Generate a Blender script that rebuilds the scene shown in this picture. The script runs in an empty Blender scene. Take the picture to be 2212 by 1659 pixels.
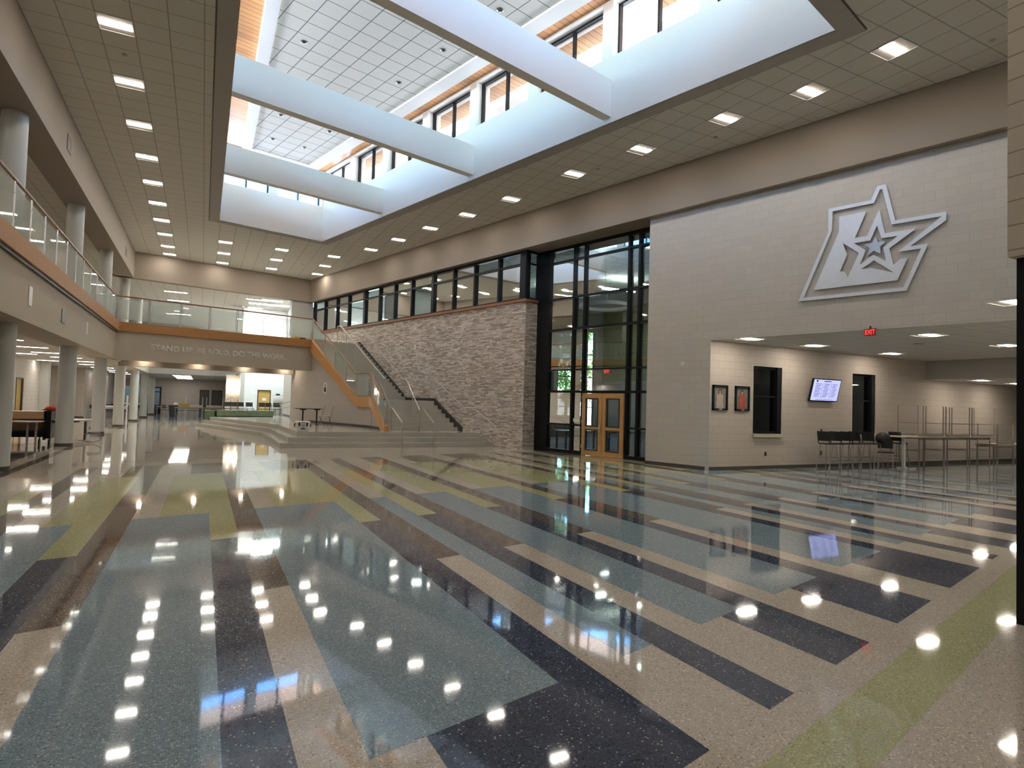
import bpy, bmesh, math, random
from mathutils import Vector, Matrix
random.seed(7)
sc = bpy.context.scene
COL = sc.collection

# ------------------------------------------------------------------ camera
EYE = 1.66
YAW, PITCH, ROLL = 0.468392, 0.033709, 0.028837
F_PX = 1317.16
def cam_axes():
    cy, sy, cp, sp = math.cos(YAW), math.sin(YAW), math.cos(PITCH), math.sin(PITCH)
    f = Vector((sy*cp, cy*cp, sp)); rt = Vector((cy, -sy, 0)); up = rt.cross(f)
    r2 = math.cos(ROLL)*rt + math.sin(ROLL)*up
    u2 = -math.sin(ROLL)*rt + math.cos(ROLL)*up
    return r2, u2, f
cd = bpy.data.cameras.new('camera'); cam = bpy.data.objects.new('camera', cd); COL.objects.link(cam)
r2, u2, fw = cam_axes()
cam.matrix_world = Matrix(((r2.x, u2.x, -fw.x, 0), (r2.y, u2.y, -fw.y, 0), (r2.z, u2.z, -fw.z, EYE), (0, 0, 0, 1)))
cd.sensor_width = 36.0; cd.lens = F_PX/2212*36.0; cd.clip_start = .05; cd.clip_end = 600
sc.camera = cam

# ------------------------------------------------------------------ world, sun, exposure
w = bpy.data.worlds.new('world'); sc.world = w; w.use_nodes = True
nt = w.node_tree; nt.nodes.clear()
sky = nt.nodes.new('ShaderNodeTexSky'); sky.sky_type = 'NISHITA'; sky.sun_disc = False
sky.sun_elevation = math.radians(58); sky.sun_rotation = math.radians(200); sky.air_density = 1.3; sky.dust_density = .1; sky.ozone_density = 1.5
bg = nt.nodes.new('ShaderNodeBackground'); wo = nt.nodes.new('ShaderNodeOutputWorld')
bg.inputs['Strength'].default_value = 0.75
vm_ = nt.nodes.new('ShaderNodeVectorMath'); vm_.operation = 'MULTIPLY'; vm_.inputs[1].default_value = (.60, .92, 1.25)
nt.links.new(sky.outputs[0], vm_.inputs[0]); nt.links.new(vm_.outputs[0], bg.inputs[0]); nt.links.new(bg.outputs[0], wo.inputs[0])
sd = bpy.data.lights.new('sun', 'SUN'); sd.energy = 30.0; sd.angle = .01; sd.color = (1, .96, .9)
sun = bpy.data.objects.new('sun', sd); COL.objects.link(sun); sun.rotation_euler = (math.radians(30), math.radians(8), 0)
sc.view_settings.view_transform = 'Standard'; sc.view_settings.look = 'None'
sc.view_settings.exposure = 1.55; sc.view_settings.gamma = 1.0; sc.view_settings.use_curve_mapping = False
cy = sc.cycles
cy.max_bounces = 7; cy.diffuse_bounces = 5; cy.glossy_bounces = 4; cy.transmission_bounces = 4; cy.transparent_max_bounces = 12
cy.sample_clamp_indirect = 5; cy.sample_clamp_direct = 0; cy.caustics_reflective = False; cy.caustics_refractive = False
cy.use_denoising = True; cy.use_adaptive_sampling = True; cy.adaptive_threshold = 0.02
LAMP = 24.0          # emission of the ceiling lamps' lenses
WARM = (1.0, .92, .83)

# ------------------------------------------------------------------ frames
A15 = math.radians(15)
CN, SN = math.cos(A15), math.sin(A15)
def W(d, s, z=0): return Vector((d*CN - s*SN, d*SN + s*CN, z))   # frame of the angled right wall
def G(x, y, z=0): return Vector((x, y, z))
def AL(x, y, z=0): return Vector((x*1.0175, y+.235, z))           # frame of the alcove back wall
def wallx(y, d=15.33): return (d - y*SN)/CN                        # x of the angled wall at a given y

# ------------------------------------------------------------------ materials
def newmat(name):
    m = bpy.data.materials.new(name); m.use_nodes = True; t = m.node_tree
    b = t.nodes['Principled BSDF']; return m, t, b
def N(t, typ, **kw):
    n = t.nodes.new(typ)
    for k, v in kw.items(): setattr(n, k, v)
    return n
def math_(t, op, a, b=None, c=None):
    n = t.nodes.new('ShaderNodeMath'); n.operation = op
    for i, v in enumerate((a, b, c)):
        if v is None: continue
        if hasattr(v, 'node'): t.links.new(v, n.inputs[i])
        else: n.inputs[i].default_value = v
    return n.outputs[0]
def posn(t): return t.nodes.new('ShaderNodeNewGeometry').outputs['Position']
def mixc(t, fac, a, b):
    n = t.nodes.new('ShaderNodeMix'); n.data_type = 'RGBA'
    if hasattr(fac, 'node'): t.links.new(fac, n.inputs[0])
    else: n.inputs[0].default_value = fac
    for i, v in ((6, a), (7, b)):
        if hasattr(v, 'node'): t.links.new(v, n.inputs[i])
        else: n.inputs[i].default_value = (*v, 1)
    return n.outputs[2]
def sep(t, v):
    n = t.nodes.new('ShaderNodeSeparateXYZ'); t.links.new(v, n.inputs[0]); return n.outputs
def comb(t, x, y, z=0):
    n = t.nodes.new('ShaderNodeCombineXYZ')
    for i, v in enumerate((x, y, z)):
        if hasattr(v, 'node'): t.links.new(v, n.inputs[i])
        else: n.inputs[i].default_value = v
    return n.outputs[0]
def noise(t, vec, scale, detail=2, rough=.5):
    n = N(t, 'ShaderNodeTexNoise'); n.inputs['Scale'].default_value = scale; n.inputs['Detail'].default_value = detail
    n.inputs['Roughness'].default_value = rough
    if vec is not None: t.links.new(vec, n.inputs['Vector'])
    return n.outputs[0]
def bump(t, b, h, strength=.3, dist=.01):
    n = N(t, 'ShaderNodeBump'); n.inputs['Strength'].default_value = strength; n.inputs['Distance'].default_value = dist
    t.links.new(h, n.inputs['Height']); t.links.new(n.outputs[0], b.inputs['Normal'])
def plain(name, col, rough=.6, metal=0, spec=.5, grain=0.0, scale=40):
    m, t, b = newmat(name)
    b.inputs['Roughness'].default_value = rough; b.inputs['Metallic'].default_value = metal
    b.inputs['Specular IOR Level'].default_value = spec
    nz = noise(t, posn(t), scale, 2)
    k = math_(t, 'MULTIPLY_ADD', nz, 2*grain, 1-grain)
    n = N(t, 'ShaderNodeVectorMath', operation='SCALE'); n.inputs[0].default_value = col; t.links.new(k, n.inputs['Scale'])
    t.links.new(n.outputs[0], b.inputs['Base Color'])
    return m
def emit(name, col, strength):
    m, t, b = newmat(name); b.inputs['Base Color'].default_value = (*col, 1)
    b.inputs['Emission Color'].default_value = (*col, 1); b.inputs['Emission Strength'].default_value = strength
    return m
def tilemat(name, col, line, ang=0, ox=0, oy=0, T=.6096, lw=.022):
    m, t, b = newmat(name); b.inputs['Roughness'].default_value = .9; b.inputs['Specular IOR Level'].default_value = .1
    s = sep(t, posn(t)); c, sn = math.cos(ang), math.sin(ang)
    x = math_(t, 'SUBTRACT', s[0], ox); y = math_(t, 'SUBTRACT', s[1], oy)
    u = math_(t, 'ADD', math_(t, 'MULTIPLY', x, c), math_(t, 'MULTIPLY', y, sn))
    v = math_(t, 'ADD', math_(t, 'MULTIPLY', x, -sn), math_(t, 'MULTIPLY', y, c))
    e = None
    for q in (u, v):
        f = math_(t, 'FRACT', math_(t, 'ADD', math_(t, 'DIVIDE', q, T), .5 + 100))
        k = math_(t, 'LESS_THAN', math_(t, 'ABSOLUTE', math_(t, 'SUBTRACT', f, .5)), lw/T/2)
        e = k if e is None else math_(t, 'MAXIMUM', e, k)
    nz = math_(t, 'MULTIPLY_ADD', noise(t, posn(t), 60, 3), .18, .91)
    n = N(t, 'ShaderNodeVectorMath', operation='SCALE'); n.inputs[0].default_value = col; t.links.new(nz, n.inputs['Scale'])
    t.links.new(mixc(t, e, n.outputs[0], line), b.inputs['Base Color'])
    return m
def brickvec(t, dx, dy):
    s = sep(t, posn(t))
    u = math_(t, 'ADD', math_(t, 'MULTIPLY', s[0], dx), math_(t, 'MULTIPLY', s[1], dy))
    return comb(t, u, s[2])
def blockmat(name, col, dx, dy, line=.72, bw=.406, bh=.203, mort=.0055):
    m, t, b = newmat(name); b.inputs['Roughness'].default_value = .55; b.inputs['Specular IOR Level'].default_value = .3
    br = N(t, 'ShaderNodeTexBrick'); t.links.new(brickvec(t, dx, dy), br.inputs['Vector'])
    br.inputs['Scale'].default_value = 1; br.inputs['Brick Width'].default_value = bw; br.inputs['Row Height'].default_value = bh
    br.inputs['Mortar Size'].default_value = mort; br.inputs['Mortar Smooth'].default_value = .3; br.inputs['Bias'].default_value = 0
    br.inputs['Color1'].default_value = (*[c*1.02 for c in col], 1); br.inputs['Color2'].default_value = (*[c*.97 for c in col], 1)
    br.inputs['Mortar'].default_value = (*[c*line for c in col], 1)
    t.links.new(br.outputs[0], b.inputs['Base Color'])
    h = math_(t, 'ADD', math_(t, 'MULTIPLY', br.outputs[1], -1), math_(t, 'MULTIPLY', noise(t, posn(t), 90, 2), .12))
    bump(t, b, h, .35, .01)
    return m
def stonemat(name, dx, dy):
    m, t, b = newmat(name); b.inputs['Roughness'].default_value = .85; b.inputs['Specular IOR Level'].default_value = .25
    v0 = brickvec(t, dx, dy)
    wob = noise(t, v0, 3.2, 2)
    s = sep(t, v0)
    vv = comb(t, math_(t, 'ADD', s[0], math_(t, 'MULTIPLY', wob, .25)), math_(t, 'ADD', s[1], math_(t, 'MULTIPLY', noise(t, v0, 7, 1), .03)))
    outs = []
    for bw, bh, off in ((.27, .044, .37), (.42, .064, .61)):
        br = N(t, 'ShaderNodeTexBrick'); t.links.new(vv, br.inputs['Vector']); br.offset = off; br.squash = .7; br.squash_frequency = 3
        br.inputs['Scale'].default_value = 1; br.inputs['Brick Width'].default_value = bw; br.inputs['Row Height'].default_value = bh
        br.inputs['Mortar Size'].default_value = .004; br.inputs['Mortar Smooth'].default_value = .2; br.inputs['Bias'].default_value = 0
        br.inputs['Color1'].default_value = (.0, .0, .0, 1); br.inputs['Color2'].default_value = (1, 1, 1, 1); br.inputs['Mortar'].default_value = (.0, .0, .0, 1)
        outs.append(br)
    sel = math_(t, 'GREATER_THAN', noise(t, comb(t, math_(t, 'MULTIPLY', s[0], .8), math_(t, 'MULTIPLY', s[1], 2.5)), 1.5, 1), .5)
    colv = mixc(t, sel, outs[0].outputs[0], outs[1].outputs[0])
    mort = math_(t, 'ADD', math_(t, 'MULTIPLY', outs[0].outputs[1], math_(t, 'SUBTRACT', 1, sel)), math_(t, 'MULTIPLY', outs[1].outputs[1], sel))
    rp = N(t, 'ShaderNodeValToRGB'); t.links.new(colv, rp.inputs[0])
    el = rp.color_ramp.elements
    el[0].position = 0; el[0].color = (.26, .22, .19, 1); el[1].position = 1; el[1].color = (.88, .82, .75, 1)
    for p, c in ((.3, (.46, .41, .355, 1)), (.55, (.64, .575, .515, 1)), (.8, (.78, .71, .65, 1))):
        e = el.new(p); e.color = c
    big = noise(t, v0, 22, 3, .6)
    c2 = mixc(t, math_(t, 'MULTIPLY', big, .55), rp.outputs[0], (.68, .61, .55))
    c3 = mixc(t, math_(t, 'MULTIPLY', mort, .85), c2, (.11, .095, .08))
    t.links.new(c3, b.inputs['Base Color'])
    h = math_(t, 'SUBTRACT', math_(t, 'ADD', math_(t, 'MULTIPLY', sep(t, colv)[0], .6), math_(t, 'MULTIPLY', big, .5)), mort)
    bump(t, b, h, .8, .03)
    return m
def terrazzo(name, col, chip=.5, rough=.045):
    m, t, b = newmat(name); b.inputs['Roughness'].default_value = rough; b.inputs['Specular IOR Level'].default_value = .45
    p = posn(t)
    v = N(t, 'ShaderNodeTexVoronoi'); v.inputs['Scale'].default_value = 78; t.links.new(p, v.inputs['Vector'])
    r = sep(t, v.outputs['Color'])
    d = math_(t, 'LESS_THAN', v.outputs['Distance'], .42)
    lum = math_(t, 'MULTIPLY_ADD', math_(t, 'POWER', r[0], 1.6), chip*2.6, 1-.85*chip)
    lumd = math_(t, 'ADD', math_(t, 'MULTIPLY', math_(t, 'SUBTRACT', lum, 1), d), 1)
    n = N(t, 'ShaderNodeVectorMath', operation='SCALE'); n.inputs[0].default_value = col; t.links.new(lumd, n.inputs['Scale'])
    big = math_(t, 'MULTIPLY_ADD', noise(t, p, .6, 2), .14, .93)
    n2 = N(t, 'ShaderNodeVectorMath', operation='SCALE'); t.links.new(n.outputs[0], n2.inputs[0]); t.links.new(big, n2.inputs['Scale'])
    w_ = math_(t, 'MULTIPLY', math_(t, 'GREATER_THAN', r[1], .94), d)
    k_ = math_(t, 'MULTIPLY', math_(t, 'LESS_THAN', r[1], .06), d)
    c = mixc(t, math_(t, 'MULTIPLY', w_, .7), n2.outputs[0], (.72, .72, .68))
    c = mixc(t, math_(t, 'MULTIPLY', k_, .6), c, (.05, .05, .05))
    t.links.new(c, b.inputs['Base Color'])
    bump(t, b, noise(t, p, 2.2, 2, .5), .05, .012)
    return m
def woodmat(name, c1, c2, dx=1, dy=0, rough=.35, planks=None, ox=0):
    m, t, b = newmat(name); b.inputs['Roughness'].default_value = rough
    s = sep(t, posn(t))
    u = math_(t, 'ADD', math_(t, 'MULTIPLY', s[0], dx), math_(t, 'MULTIPLY', s[1], dy))
    v = math_(t, 'ADD', math_(t, 'MULTIPLY', s[0], -dy), math_(t, 'MULTIPLY', s[1], dx))
    nz = noise(t, comb(t, math_(t, 'MULTIPLY', u, .9), math_(t, 'MULTIPLY', v, 14), math_(t, 'MULTIPLY', s[2], 14)), 1.6, 4, .6)
    c = mixc(t, nz, c1, c2)
    if planks:
        q = math_(t, 'ADD', math_(t, 'DIVIDE', v, planks), 100)
        f = math_(t, 'FRACT', q)
        ran = N(t, 'ShaderNodeTexWhiteNoise', noise_dimensions='1D'); t.links.new(math_(t, 'FLOOR', q), ran.inputs['W'])
        nn = N(t, 'ShaderNodeVectorMath', operation='SCALE'); t.links.new(c, nn.inputs[0])
        t.links.new(math_(t, 'MULTIPLY_ADD', ran.outputs[0], .25, .87), nn.inputs['Scale'])
        c = mixc(t, math_(t, 'LESS_THAN', f, .09), nn.outputs[0], (.10, .06, .03))
    t.links.new(c, b.inputs['Base Color'])
    return m
def glassmat(name, tint=(1, 1, 1), refl=.08, haze=0.0, hazecol=(.5, .55, .5), dark=1.0):
    m = bpy.data.materials.new(name); m.use_nodes = True; t = m.node_tree; t.nodes.clear()
    o = N(t, 'ShaderNodeOutputMaterial'); tr = N(t, 'ShaderNodeBsdfTransparent'); gl = N(t, 'ShaderNodeBsdfGlossy')
    tr.inputs[0].default_value = (*[c*dark for c in tint], 1); gl.inputs['Roughness'].default_value = .02
    gl.inputs[0].default_value = (.9, .95, .95, 1)
    fr = N(t, 'ShaderNodeFresnel'); fr.inputs[0].default_value = 1.5
    k = math_(t, 'MINIMUM', math_(t, 'ADD', math_(t, 'MULTIPLY', fr.outputs[0], .9), refl), 1)
    mx = N(t, 'ShaderNodeMixShader'); t.links.new(k, mx.inputs[0]); t.links.new(tr.outputs[0], mx.inputs[1]); t.links.new(gl.outputs[0], mx.inputs[2])
    last = mx
    if haze:
        df = N(t, 'ShaderNodeBsdfTranslucent'); df.inputs[0].default_value = (*hazecol, 1)
        d2 = N(t, 'ShaderNodeBsdfDiffuse'); d2.inputs[0].default_value = (*hazecol, 1)
        ad = N(t, 'ShaderNodeMixShader'); ad.inputs[0].default_value = .5; t.links.new(df.outputs[0], ad.inputs[1]); t.links.new(d2.outputs[0], ad.inputs[2])
        m2 = N(t, 'ShaderNodeMixShader'); m2.inputs[0].default_value = haze
        t.links.new(mx.outputs[0], m2.inputs[1]); t.links.new(ad.outputs[0], m2.inputs[2]); last = m2
    t.links.new(last.outputs[0], o.inputs[0])
    return m

M = {}
CM = (.40, .365, .325)
M['ceil'] = tilemat('ceiling_tile_warm', (.64, .62, .565), (.36, .345, .315), 0, -2.0881, 13.4684)
M['ceil_low'] = tilemat('ceiling_tile_side', (.60, .57, .52), (.30, .28, .25), 0, -2.0881, 13.4684, lw=.016)
M['cloud'] = tilemat('ceiling_tile_cloud', (.78, .76, .70), (.20, .22, .22), .257705, 1.3445, 14.6299, lw=.024)
M['lib_ceil'] = tilemat('ceiling_tile_library', (.60, .66, .63), (.20, .22, .21), 0, 0, 0, lw=.03)
M['gyp'] = plain('gypsum_warm_grey', (.40, .375, .34), .8, grain=.03)
M['gyp_dark'] = plain('fascia_taupe_paint', (.28, .23, .185), .75, grain=.03)
M['gyp_soff'] = plain('soffit_dark_taupe_paint', (.16, .14, .12), .8, grain=.03)
M['gyp_band'] = plain('balcony_face_paint', (.48, .42, .33), .75, grain=.03)
M['white'] = plain('white_paint', (.84, .83, .80), .7, grain=.02)
M['well'] = plain('well_wall_paint', (.84, .81, .76), .7, grain=.02)
M['column'] = plain('column_paint', (.50, .50, .46), .4, grain=.03)
M['base'] = plain('rubber_base', (.07, .06, .05), .5)
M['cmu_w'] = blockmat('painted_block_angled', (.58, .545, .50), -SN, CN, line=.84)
M['cmu_x'] = blockmat('painted_block', (.50, .44, .38), 1, 0, line=.74)
M['cmu_y'] = blockmat('painted_block_side', (.52, .48, .43), 0, 1)
M['cmu_tan'] = blockmat('painted_block_tan', (.60, .53, .43), 0, 1, line=.55, mort=.007)
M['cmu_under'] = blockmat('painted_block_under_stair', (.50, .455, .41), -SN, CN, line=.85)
M['cmu_white'] = blockmat('painted_block_white', (.80, .82, .82), 1, 0, line=.9)
M['stone_s'] = stonemat('ledger_stone', -SN, CN)
M['stone_d'] = stonemat('ledger_stone_return', CN, SN)
M['tan'] = terrazzo('terrazzo_tan', (.56, .495, .41), .4)
M['navy'] = terrazzo('terrazzo_navy', (.070, .084, .125), .8)
M['blue'] = terrazzo('terrazzo_blue_grey', (.25, .33, .375), .5)
M['brown'] = terrazzo('terrazzo_dark_brown', (.155, .125, .105), .75)
M['green'] = terrazzo('terrazzo_olive_green', (.46, .46, .24), .4)
M['stepmat'] = terrazzo('terrazzo_step', (.52, .50, .43), .3, .35)
M['stairmat'] = terrazzo('terrazzo_stair_grey', (.43, .42, .365), .3, .4)
M['platmat'] = terrazzo('terrazzo_platform_top', (.56, .52, .45), .3, .12)
M['carpet'] = plain('blue_carpet', (.05, .07, .10), .95, grain=.4, scale=3)
M['maple'] = woodmat('maple_wood', (.36, .165, .05), (.50, .25, .085), 1, .3, rough=.6)
M['maple_s'] = woodmat('maple_wood_stair', (.50, .24, .075), (.68, .37, .14), -SN, CN)
M['rail'] = woodmat('handrail_wood', (.22, .10, .05), (.34, .17, .08), 0, 1)
M['door'] = woodmat('door_wood', (.52, .27, .09), (.66, .38, .14), .05, .05)
M['door_y'] = woodmat('door_wood_golden', (.46, .30, .08), (.58, .40, .13), .05, .05)
M['soffit'] = woodmat('cedar_soffit_planks', (.44, .19, .065), (.64, .32, .12), CN, SN, planks=.2)
M['ply'] = woodmat('plywood_edge', (.42, .26, .13), (.60, .40, .22), 1, 0)
M['cap'] = woodmat('sill_cap_wood', (.25, .10, .045), (.38, .16, .07), -SN, CN)
M['steel'] = plain('brushed_steel', (.62, .60, .56), .34, 1, grain=.05)
M['steel_d'] = plain('dark_steel', (.13, .13, .125), .35, 1)
M['black'] = plain('black_aluminium', (.010, .011, .013), .35, spec=.25)
M['blackp'] = plain('black_plastic', (.012, .012, .012), .5)
M['greyleg'] = plain('grey_metal_leg', (.34, .31, .275), .45, .3)
M['white_metal'] = plain('white_enamel', (.75, .73, .70), .4)
M['lamp'] = emit('lamp_lens', WARM, LAMP)
M['lamp_l'] = emit('lamp_lens_library', (.95, 1.0, .95), 28)
M['court_fill'] = emit('court_fill_lens', (.85, .97, 1.0), 40)
M['lamp_a'] = emit('lamp_lens_alcove', (1.0, .90, .78), 25)
M['lamp_dim'] = emit('lamp_lens_wing', (1.0, .93, .85), 9)
M['lamp_c'] = emit('sconce_glow', (1, .86, .68), 45)
M['refl'] = plain('lamp_reflector', (.80, .74, .68), .4)
M['glass_rail'] = glassmat('railing_glass', (.86, .93, .89), .02, .45, (.70, .76, .70))
M['glass_dark'] = glassmat('tinted_glass', (.62, .70, .68), .07)
M['glass_clear'] = glassmat('clear_glass', (.92, .97, .97), .03)
M['glass_win'] = glassmat('clerestory_glass', (.93, .97, 1), .02)
M['sky_door'] = glassmat('door_glass', (.75, .82, .82), .04)
M['logo'] = plain('brushed_aluminium_plate', (.74, .78, .84), .42, .25, grain=.04, scale=8)
M['logo2'] = plain('brushed_aluminium_star', (.46, .50, .54), .35, .7)
M['letters'] = plain('pale_letter_vinyl', (.72, .70, .64), .5)
M['roof'] = plain('bounce_roof_white', (.75, .74, .72), .9)
M['concrete'] = plain('pale_concrete', (.62, .61, .58), .9, grain=.08, scale=2)
M['olive'] = blockmat('olive_acoustic_panels', (.12, .125, .045), 0, 1, line=.4, bw=1.2, bh=1.2, mort=.015)
M['grey_wall'] = plain('library_grey_paint', (.20, .21, .20), .8)
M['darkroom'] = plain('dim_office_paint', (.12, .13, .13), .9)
M['green_seat'] = plain('patterned_green_vinyl', (.13, .17, .10), .6, grain=.6, scale=9)
M['red'] = emit('exit_letters_red', (1, .03, .03), .75)
M['exitbody'] = plain('exit_sign_body', (.25, .05, .05), .5)
M['screen'] = emit('screen_lavender', (.42, .45, .95), .4)
M['screen_txt'] = plain('screen_dark_text', (.03, .03, .10), .5)
M['cooler'] = plain('white_cooler_shell', (.75, .73, .70), .4)
M['orange'] = plain('orange_red_cloth', (.60, .07, .03), .7)
M['tabletop'] = plain('pale_laminate', (.62, .52, .42), .35)
M['tan_fold'] = plain('beige_plastic', (.48, .43, .34), .5)
M['grey_bin'] = plain('grey_bin_plastic', (.06, .065, .07), .5)
M['yellow'] = plain('yellow_plastic', (.70, .50, .03), .5)
M['paper'] = plain('white_paper', (.80, .79, .76), .7)
M['ink'] = plain('navy_ink', (.03, .04, .08), .6)
M['leaf'] = plain('tree_leaf_green', (.22, .42, .06), .6, grain=.3, scale=2)
M['bark'] = plain('tree_bark', (.12, .09, .06), .9)
M['daylight'] = glassmat('daylight_pane', (.95,.97,1), .02)
M['photo_bg'] = plain('printed_backdrop', (.20, .19, .17), .5, grain=.5, scale=12)
M['photo_pale'] = plain('printed_pale_clothes', (.42, .35, .30), .5, grain=.3, scale=30)
M['photo_red'] = plain('printed_red_clothes', (.42, .09, .05), .5, grain=.5, scale=30)
M['photo_skin'] = plain('printed_skin', (.42, .26, .18), .5)
M['photo_hair'] = plain('printed_hair', (.06, .035, .02), .5)
M['silver'] = plain('silver_cone', (.7, .7, .7), .15, 1)

# ------------------------------------------------------------------ mesh helper
MW = {}
class MB:
    def __init__(s, f=G): s.v = []; s.f = []; s.mi = []; s.fr = f
    def add(s, pts, faces, mi=0, raw=False):
        o = len(s.v)
        s.v += [tuple(p) if raw else tuple(s.fr(*p)) for p in pts]
        s.f += [tuple(i+o for i in fc) for fc in faces]; s.mi += [mi]*len(faces); return s
    def top(s, n, tm):
        s.mi[-n+1] = tm; return s
    def box(s, a0, a1, b0, b1, z0, z1, mi=0):
        p = [(a0, b0, z0), (a1, b0, z0), (a1, b1, z0), (a0, b1, z0), (a0, b0, z1), (a1, b0, z1), (a1, b1, z1), (a0, b1, z1)]
        return s.add(p, [(0, 3, 2, 1), (4, 5, 6, 7), (0, 1, 5, 4), (1, 2, 6, 5), (2, 3, 7, 6), (3, 0, 4, 7)], mi)
    def prism(s, poly, z0, z1, mi=0):
        n = len(poly); p = [(a, b, z0) for a, b in poly] + [(a, b, z1) for a, b in poly]
        fs = [tuple(reversed(range(n))), tuple(range(n, 2*n))] + [(i, (i+1) % n, n+(i+1) % n, n+i) for i in range(n)]
        return s.add(p, fs, mi)
    def vprism(s, poly, c0, c1, axis=0, mi=0):
        # polygon in (u, z) extruded between c0..c1 on the other local axis (axis = which local axis is the extrusion)
        n = len(poly)
        mk = (lambda c, u, z: (c, u, z)) if axis == 0 else (lambda c, u, z: (u, c, z))
        p = [mk(c0, u, z) for u, z in poly] + [mk(c1, u, z) for u, z in poly]
        fs = [tuple(range(n)), tuple(reversed(range(n, 2*n)))] + [(i, n+i, n+(i+1) % n, (i+1) % n) for i in range(n)]
        return s.add(p, fs, mi)
    def quad(s, pts, mi=0): return s.add(pts, [tuple(range(len(pts)))], mi)
    def tube(s, pts, r, n=8, mi=0, caps=True, r2=None):
        P = [Vector(s.fr(*p)) for p in pts]; rings = []
        for i, p in enumerate(P):
            if i == 0: tg = P[1]-p
            elif i == len(P)-1: tg = p-P[i-1]
            else: tg = (P[i+1]-p).normalized() + (p-P[i-1]).normalized()
            tg.normalize()
            a = tg.cross(Vector((0, 0, 1)) if abs(tg.z) < .95 else Vector((1, 0, 0))).normalized(); b = tg.cross(a)
            rr = r if r2 is None else r + (r2-r)*i/(len(P)-1)
            if 0 < i < len(P)-1:
                c = max(.5, (P[i+1]-p).normalized().dot(tg)); rr = rr/ (c**.5)
            rings.append([p + a*rr*math.cos(2*math.pi*k/n) + b*rr*math.sin(2*math.pi*k/n) for k in range(n)])
        o = []; fs = []
        for rg in rings: o += rg
        for i in range(len(P)-1):
            for k in range(n):
                fs.append((i*n+k, i*n+(k+1) % n, (i+1)*n+(k+1) % n, (i+1)*n+k))
        if caps: fs.append(tuple(reversed(range(n)))); fs.append(tuple(range((len(P)-1)*n, len(P)*n)))
        return s.add(o, fs, mi, raw=True)
    def cyl(s, a, b, z0, z1, r, n=24, mi=0, r1=None):
        c = Vector(s.fr(a, b, 0)); r1 = r if r1 is None else r1
        o = [(c.x+r*math.cos(2*math.pi*k/n), c.y+r*math.sin(2*math.pi*k/n), z0) for k in range(n)] + \
            [(c.x+r1*math.cos(2*math.pi*k/n), c.y+r1*math.sin(2*math.pi*k/n), z1) for k in range(n)]
        fs = [tuple(reversed(range(n))), tuple(range(n, 2*n))] + [(k, (k+1) % n, n+(k+1) % n, n+k) for k in range(n)]
        return s.add(o, fs, mi, raw=True)
    def ball(s, c, rx, ry, rz, n=10, mi=0):
        o = []; fs = []
        m = n//2+1
        for i in range(m+1):
            th = math.pi*i/m
            for k in range(n):
                ph = 2*math.pi*k/n; o.append((c[0]+rx*math.sin(th)*math.cos(ph), c[1]+ry*math.sin(th)*math.sin(ph), c[2]+rz*math.cos(th)))
        for i in range(m):
            for k in range(n): fs.append((i*n+k, i*n+(k+1) % n, (i+1)*n+(k+1) % n, (i+1)*n+k))
        return s.add(o, fs, mi)
    def wall(s, c0, c1, u0, u1, z0, z1, holes=(), axis=0, mi=0):
        # wall slab along u with rectangular holes (ua, ub, za, zb)
        us = sorted({u0, u1, *[h[0] for h in holes], *[h[1] for h in holes]}); zs = sorted({z0, z1, *[h[2] for h in holes], *[h[3] for h in holes]})
        for i in range(len(us)-1):
            for j in range(len(zs)-1):
                cu, cz = (us[i]+us[i+1])/2, (zs[j]+zs[j+1])/2
                if any(h[0] < cu < h[1] and h[2] < cz < h[3] for h in holes): continue
                if axis == 0: s.box(c0, c1, us[i], us[i+1], zs[j], zs[j+1], mi)
                else: s.box(us[i], us[i+1], c0, c1, zs[j], zs[j+1], mi)
        return s
    def build(s, name, mat, parent=None, smooth=False, bevel=0):
        me = bpy.data.meshes.new(name)
        if parent is not None: org = None; inv = MW[parent.name].inverted()
        else:
            xs = [p[0] for p in s.v]; ys = [p[1] for p in s.v]; zs = [p[2] for p in s.v]
            org = Vector(((min(xs)+max(xs))/2, (min(ys)+max(ys))/2, min(zs))); inv = Matrix.Translation(-org)
        me.from_pydata([tuple(inv @ Vector(p)) for p in s.v], [], s.f)
        mats = mat if isinstance(mat, (list, tuple)) else [mat]
        for m in mats: me.materials.append(M[m])
        for p, i in zip(me.polygons, s.mi): p.material_index = i; p.use_smooth = smooth
        bm = bmesh.new(); bm.from_mesh(me)
        if not smooth or True: bmesh.ops.recalc_face_normals(bm, faces=bm.faces)
        bm.to_mesh(me); bm.free()
        o = bpy.data.objects.new(name, me); COL.objects.link(o)
        if parent is not None: o.parent = parent; MW[o.name] = MW[parent.name].copy()
        else: o.location = org; MW[o.name] = Matrix.Translation(org)
        if bevel:
            b = o.modifiers.new('bevel', 'BEVEL'); b.width = bevel; b.segments = 2; b.limit_method = 'ANGLE'
        if smooth:
            try: me.set_sharp_from_angle(angle=math.radians(40))
            except Exception: pass
        return o
def tag(o, label=None, cat=None, group=None, kind=None):
    if label: o['label'] = label
    if cat: o['category'] = cat
    if group: o['group'] = group
    if kind: o['kind'] = kind
    return o
def struct(o, label=None, cat=None): return tag(o, label, cat, None, 'structure')
def empty(name, loc, rz=0):
    o = bpy.data.objects.new(name, None); COL.objects.link(o); o.location = loc; o.rotation_euler = (0, 0, rz); o.empty_display_size = .1
    MW[o.name] = Matrix.Translation(Vector(loc)) @ Matrix.Rotation(rz, 4, 'Z'); return o
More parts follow.
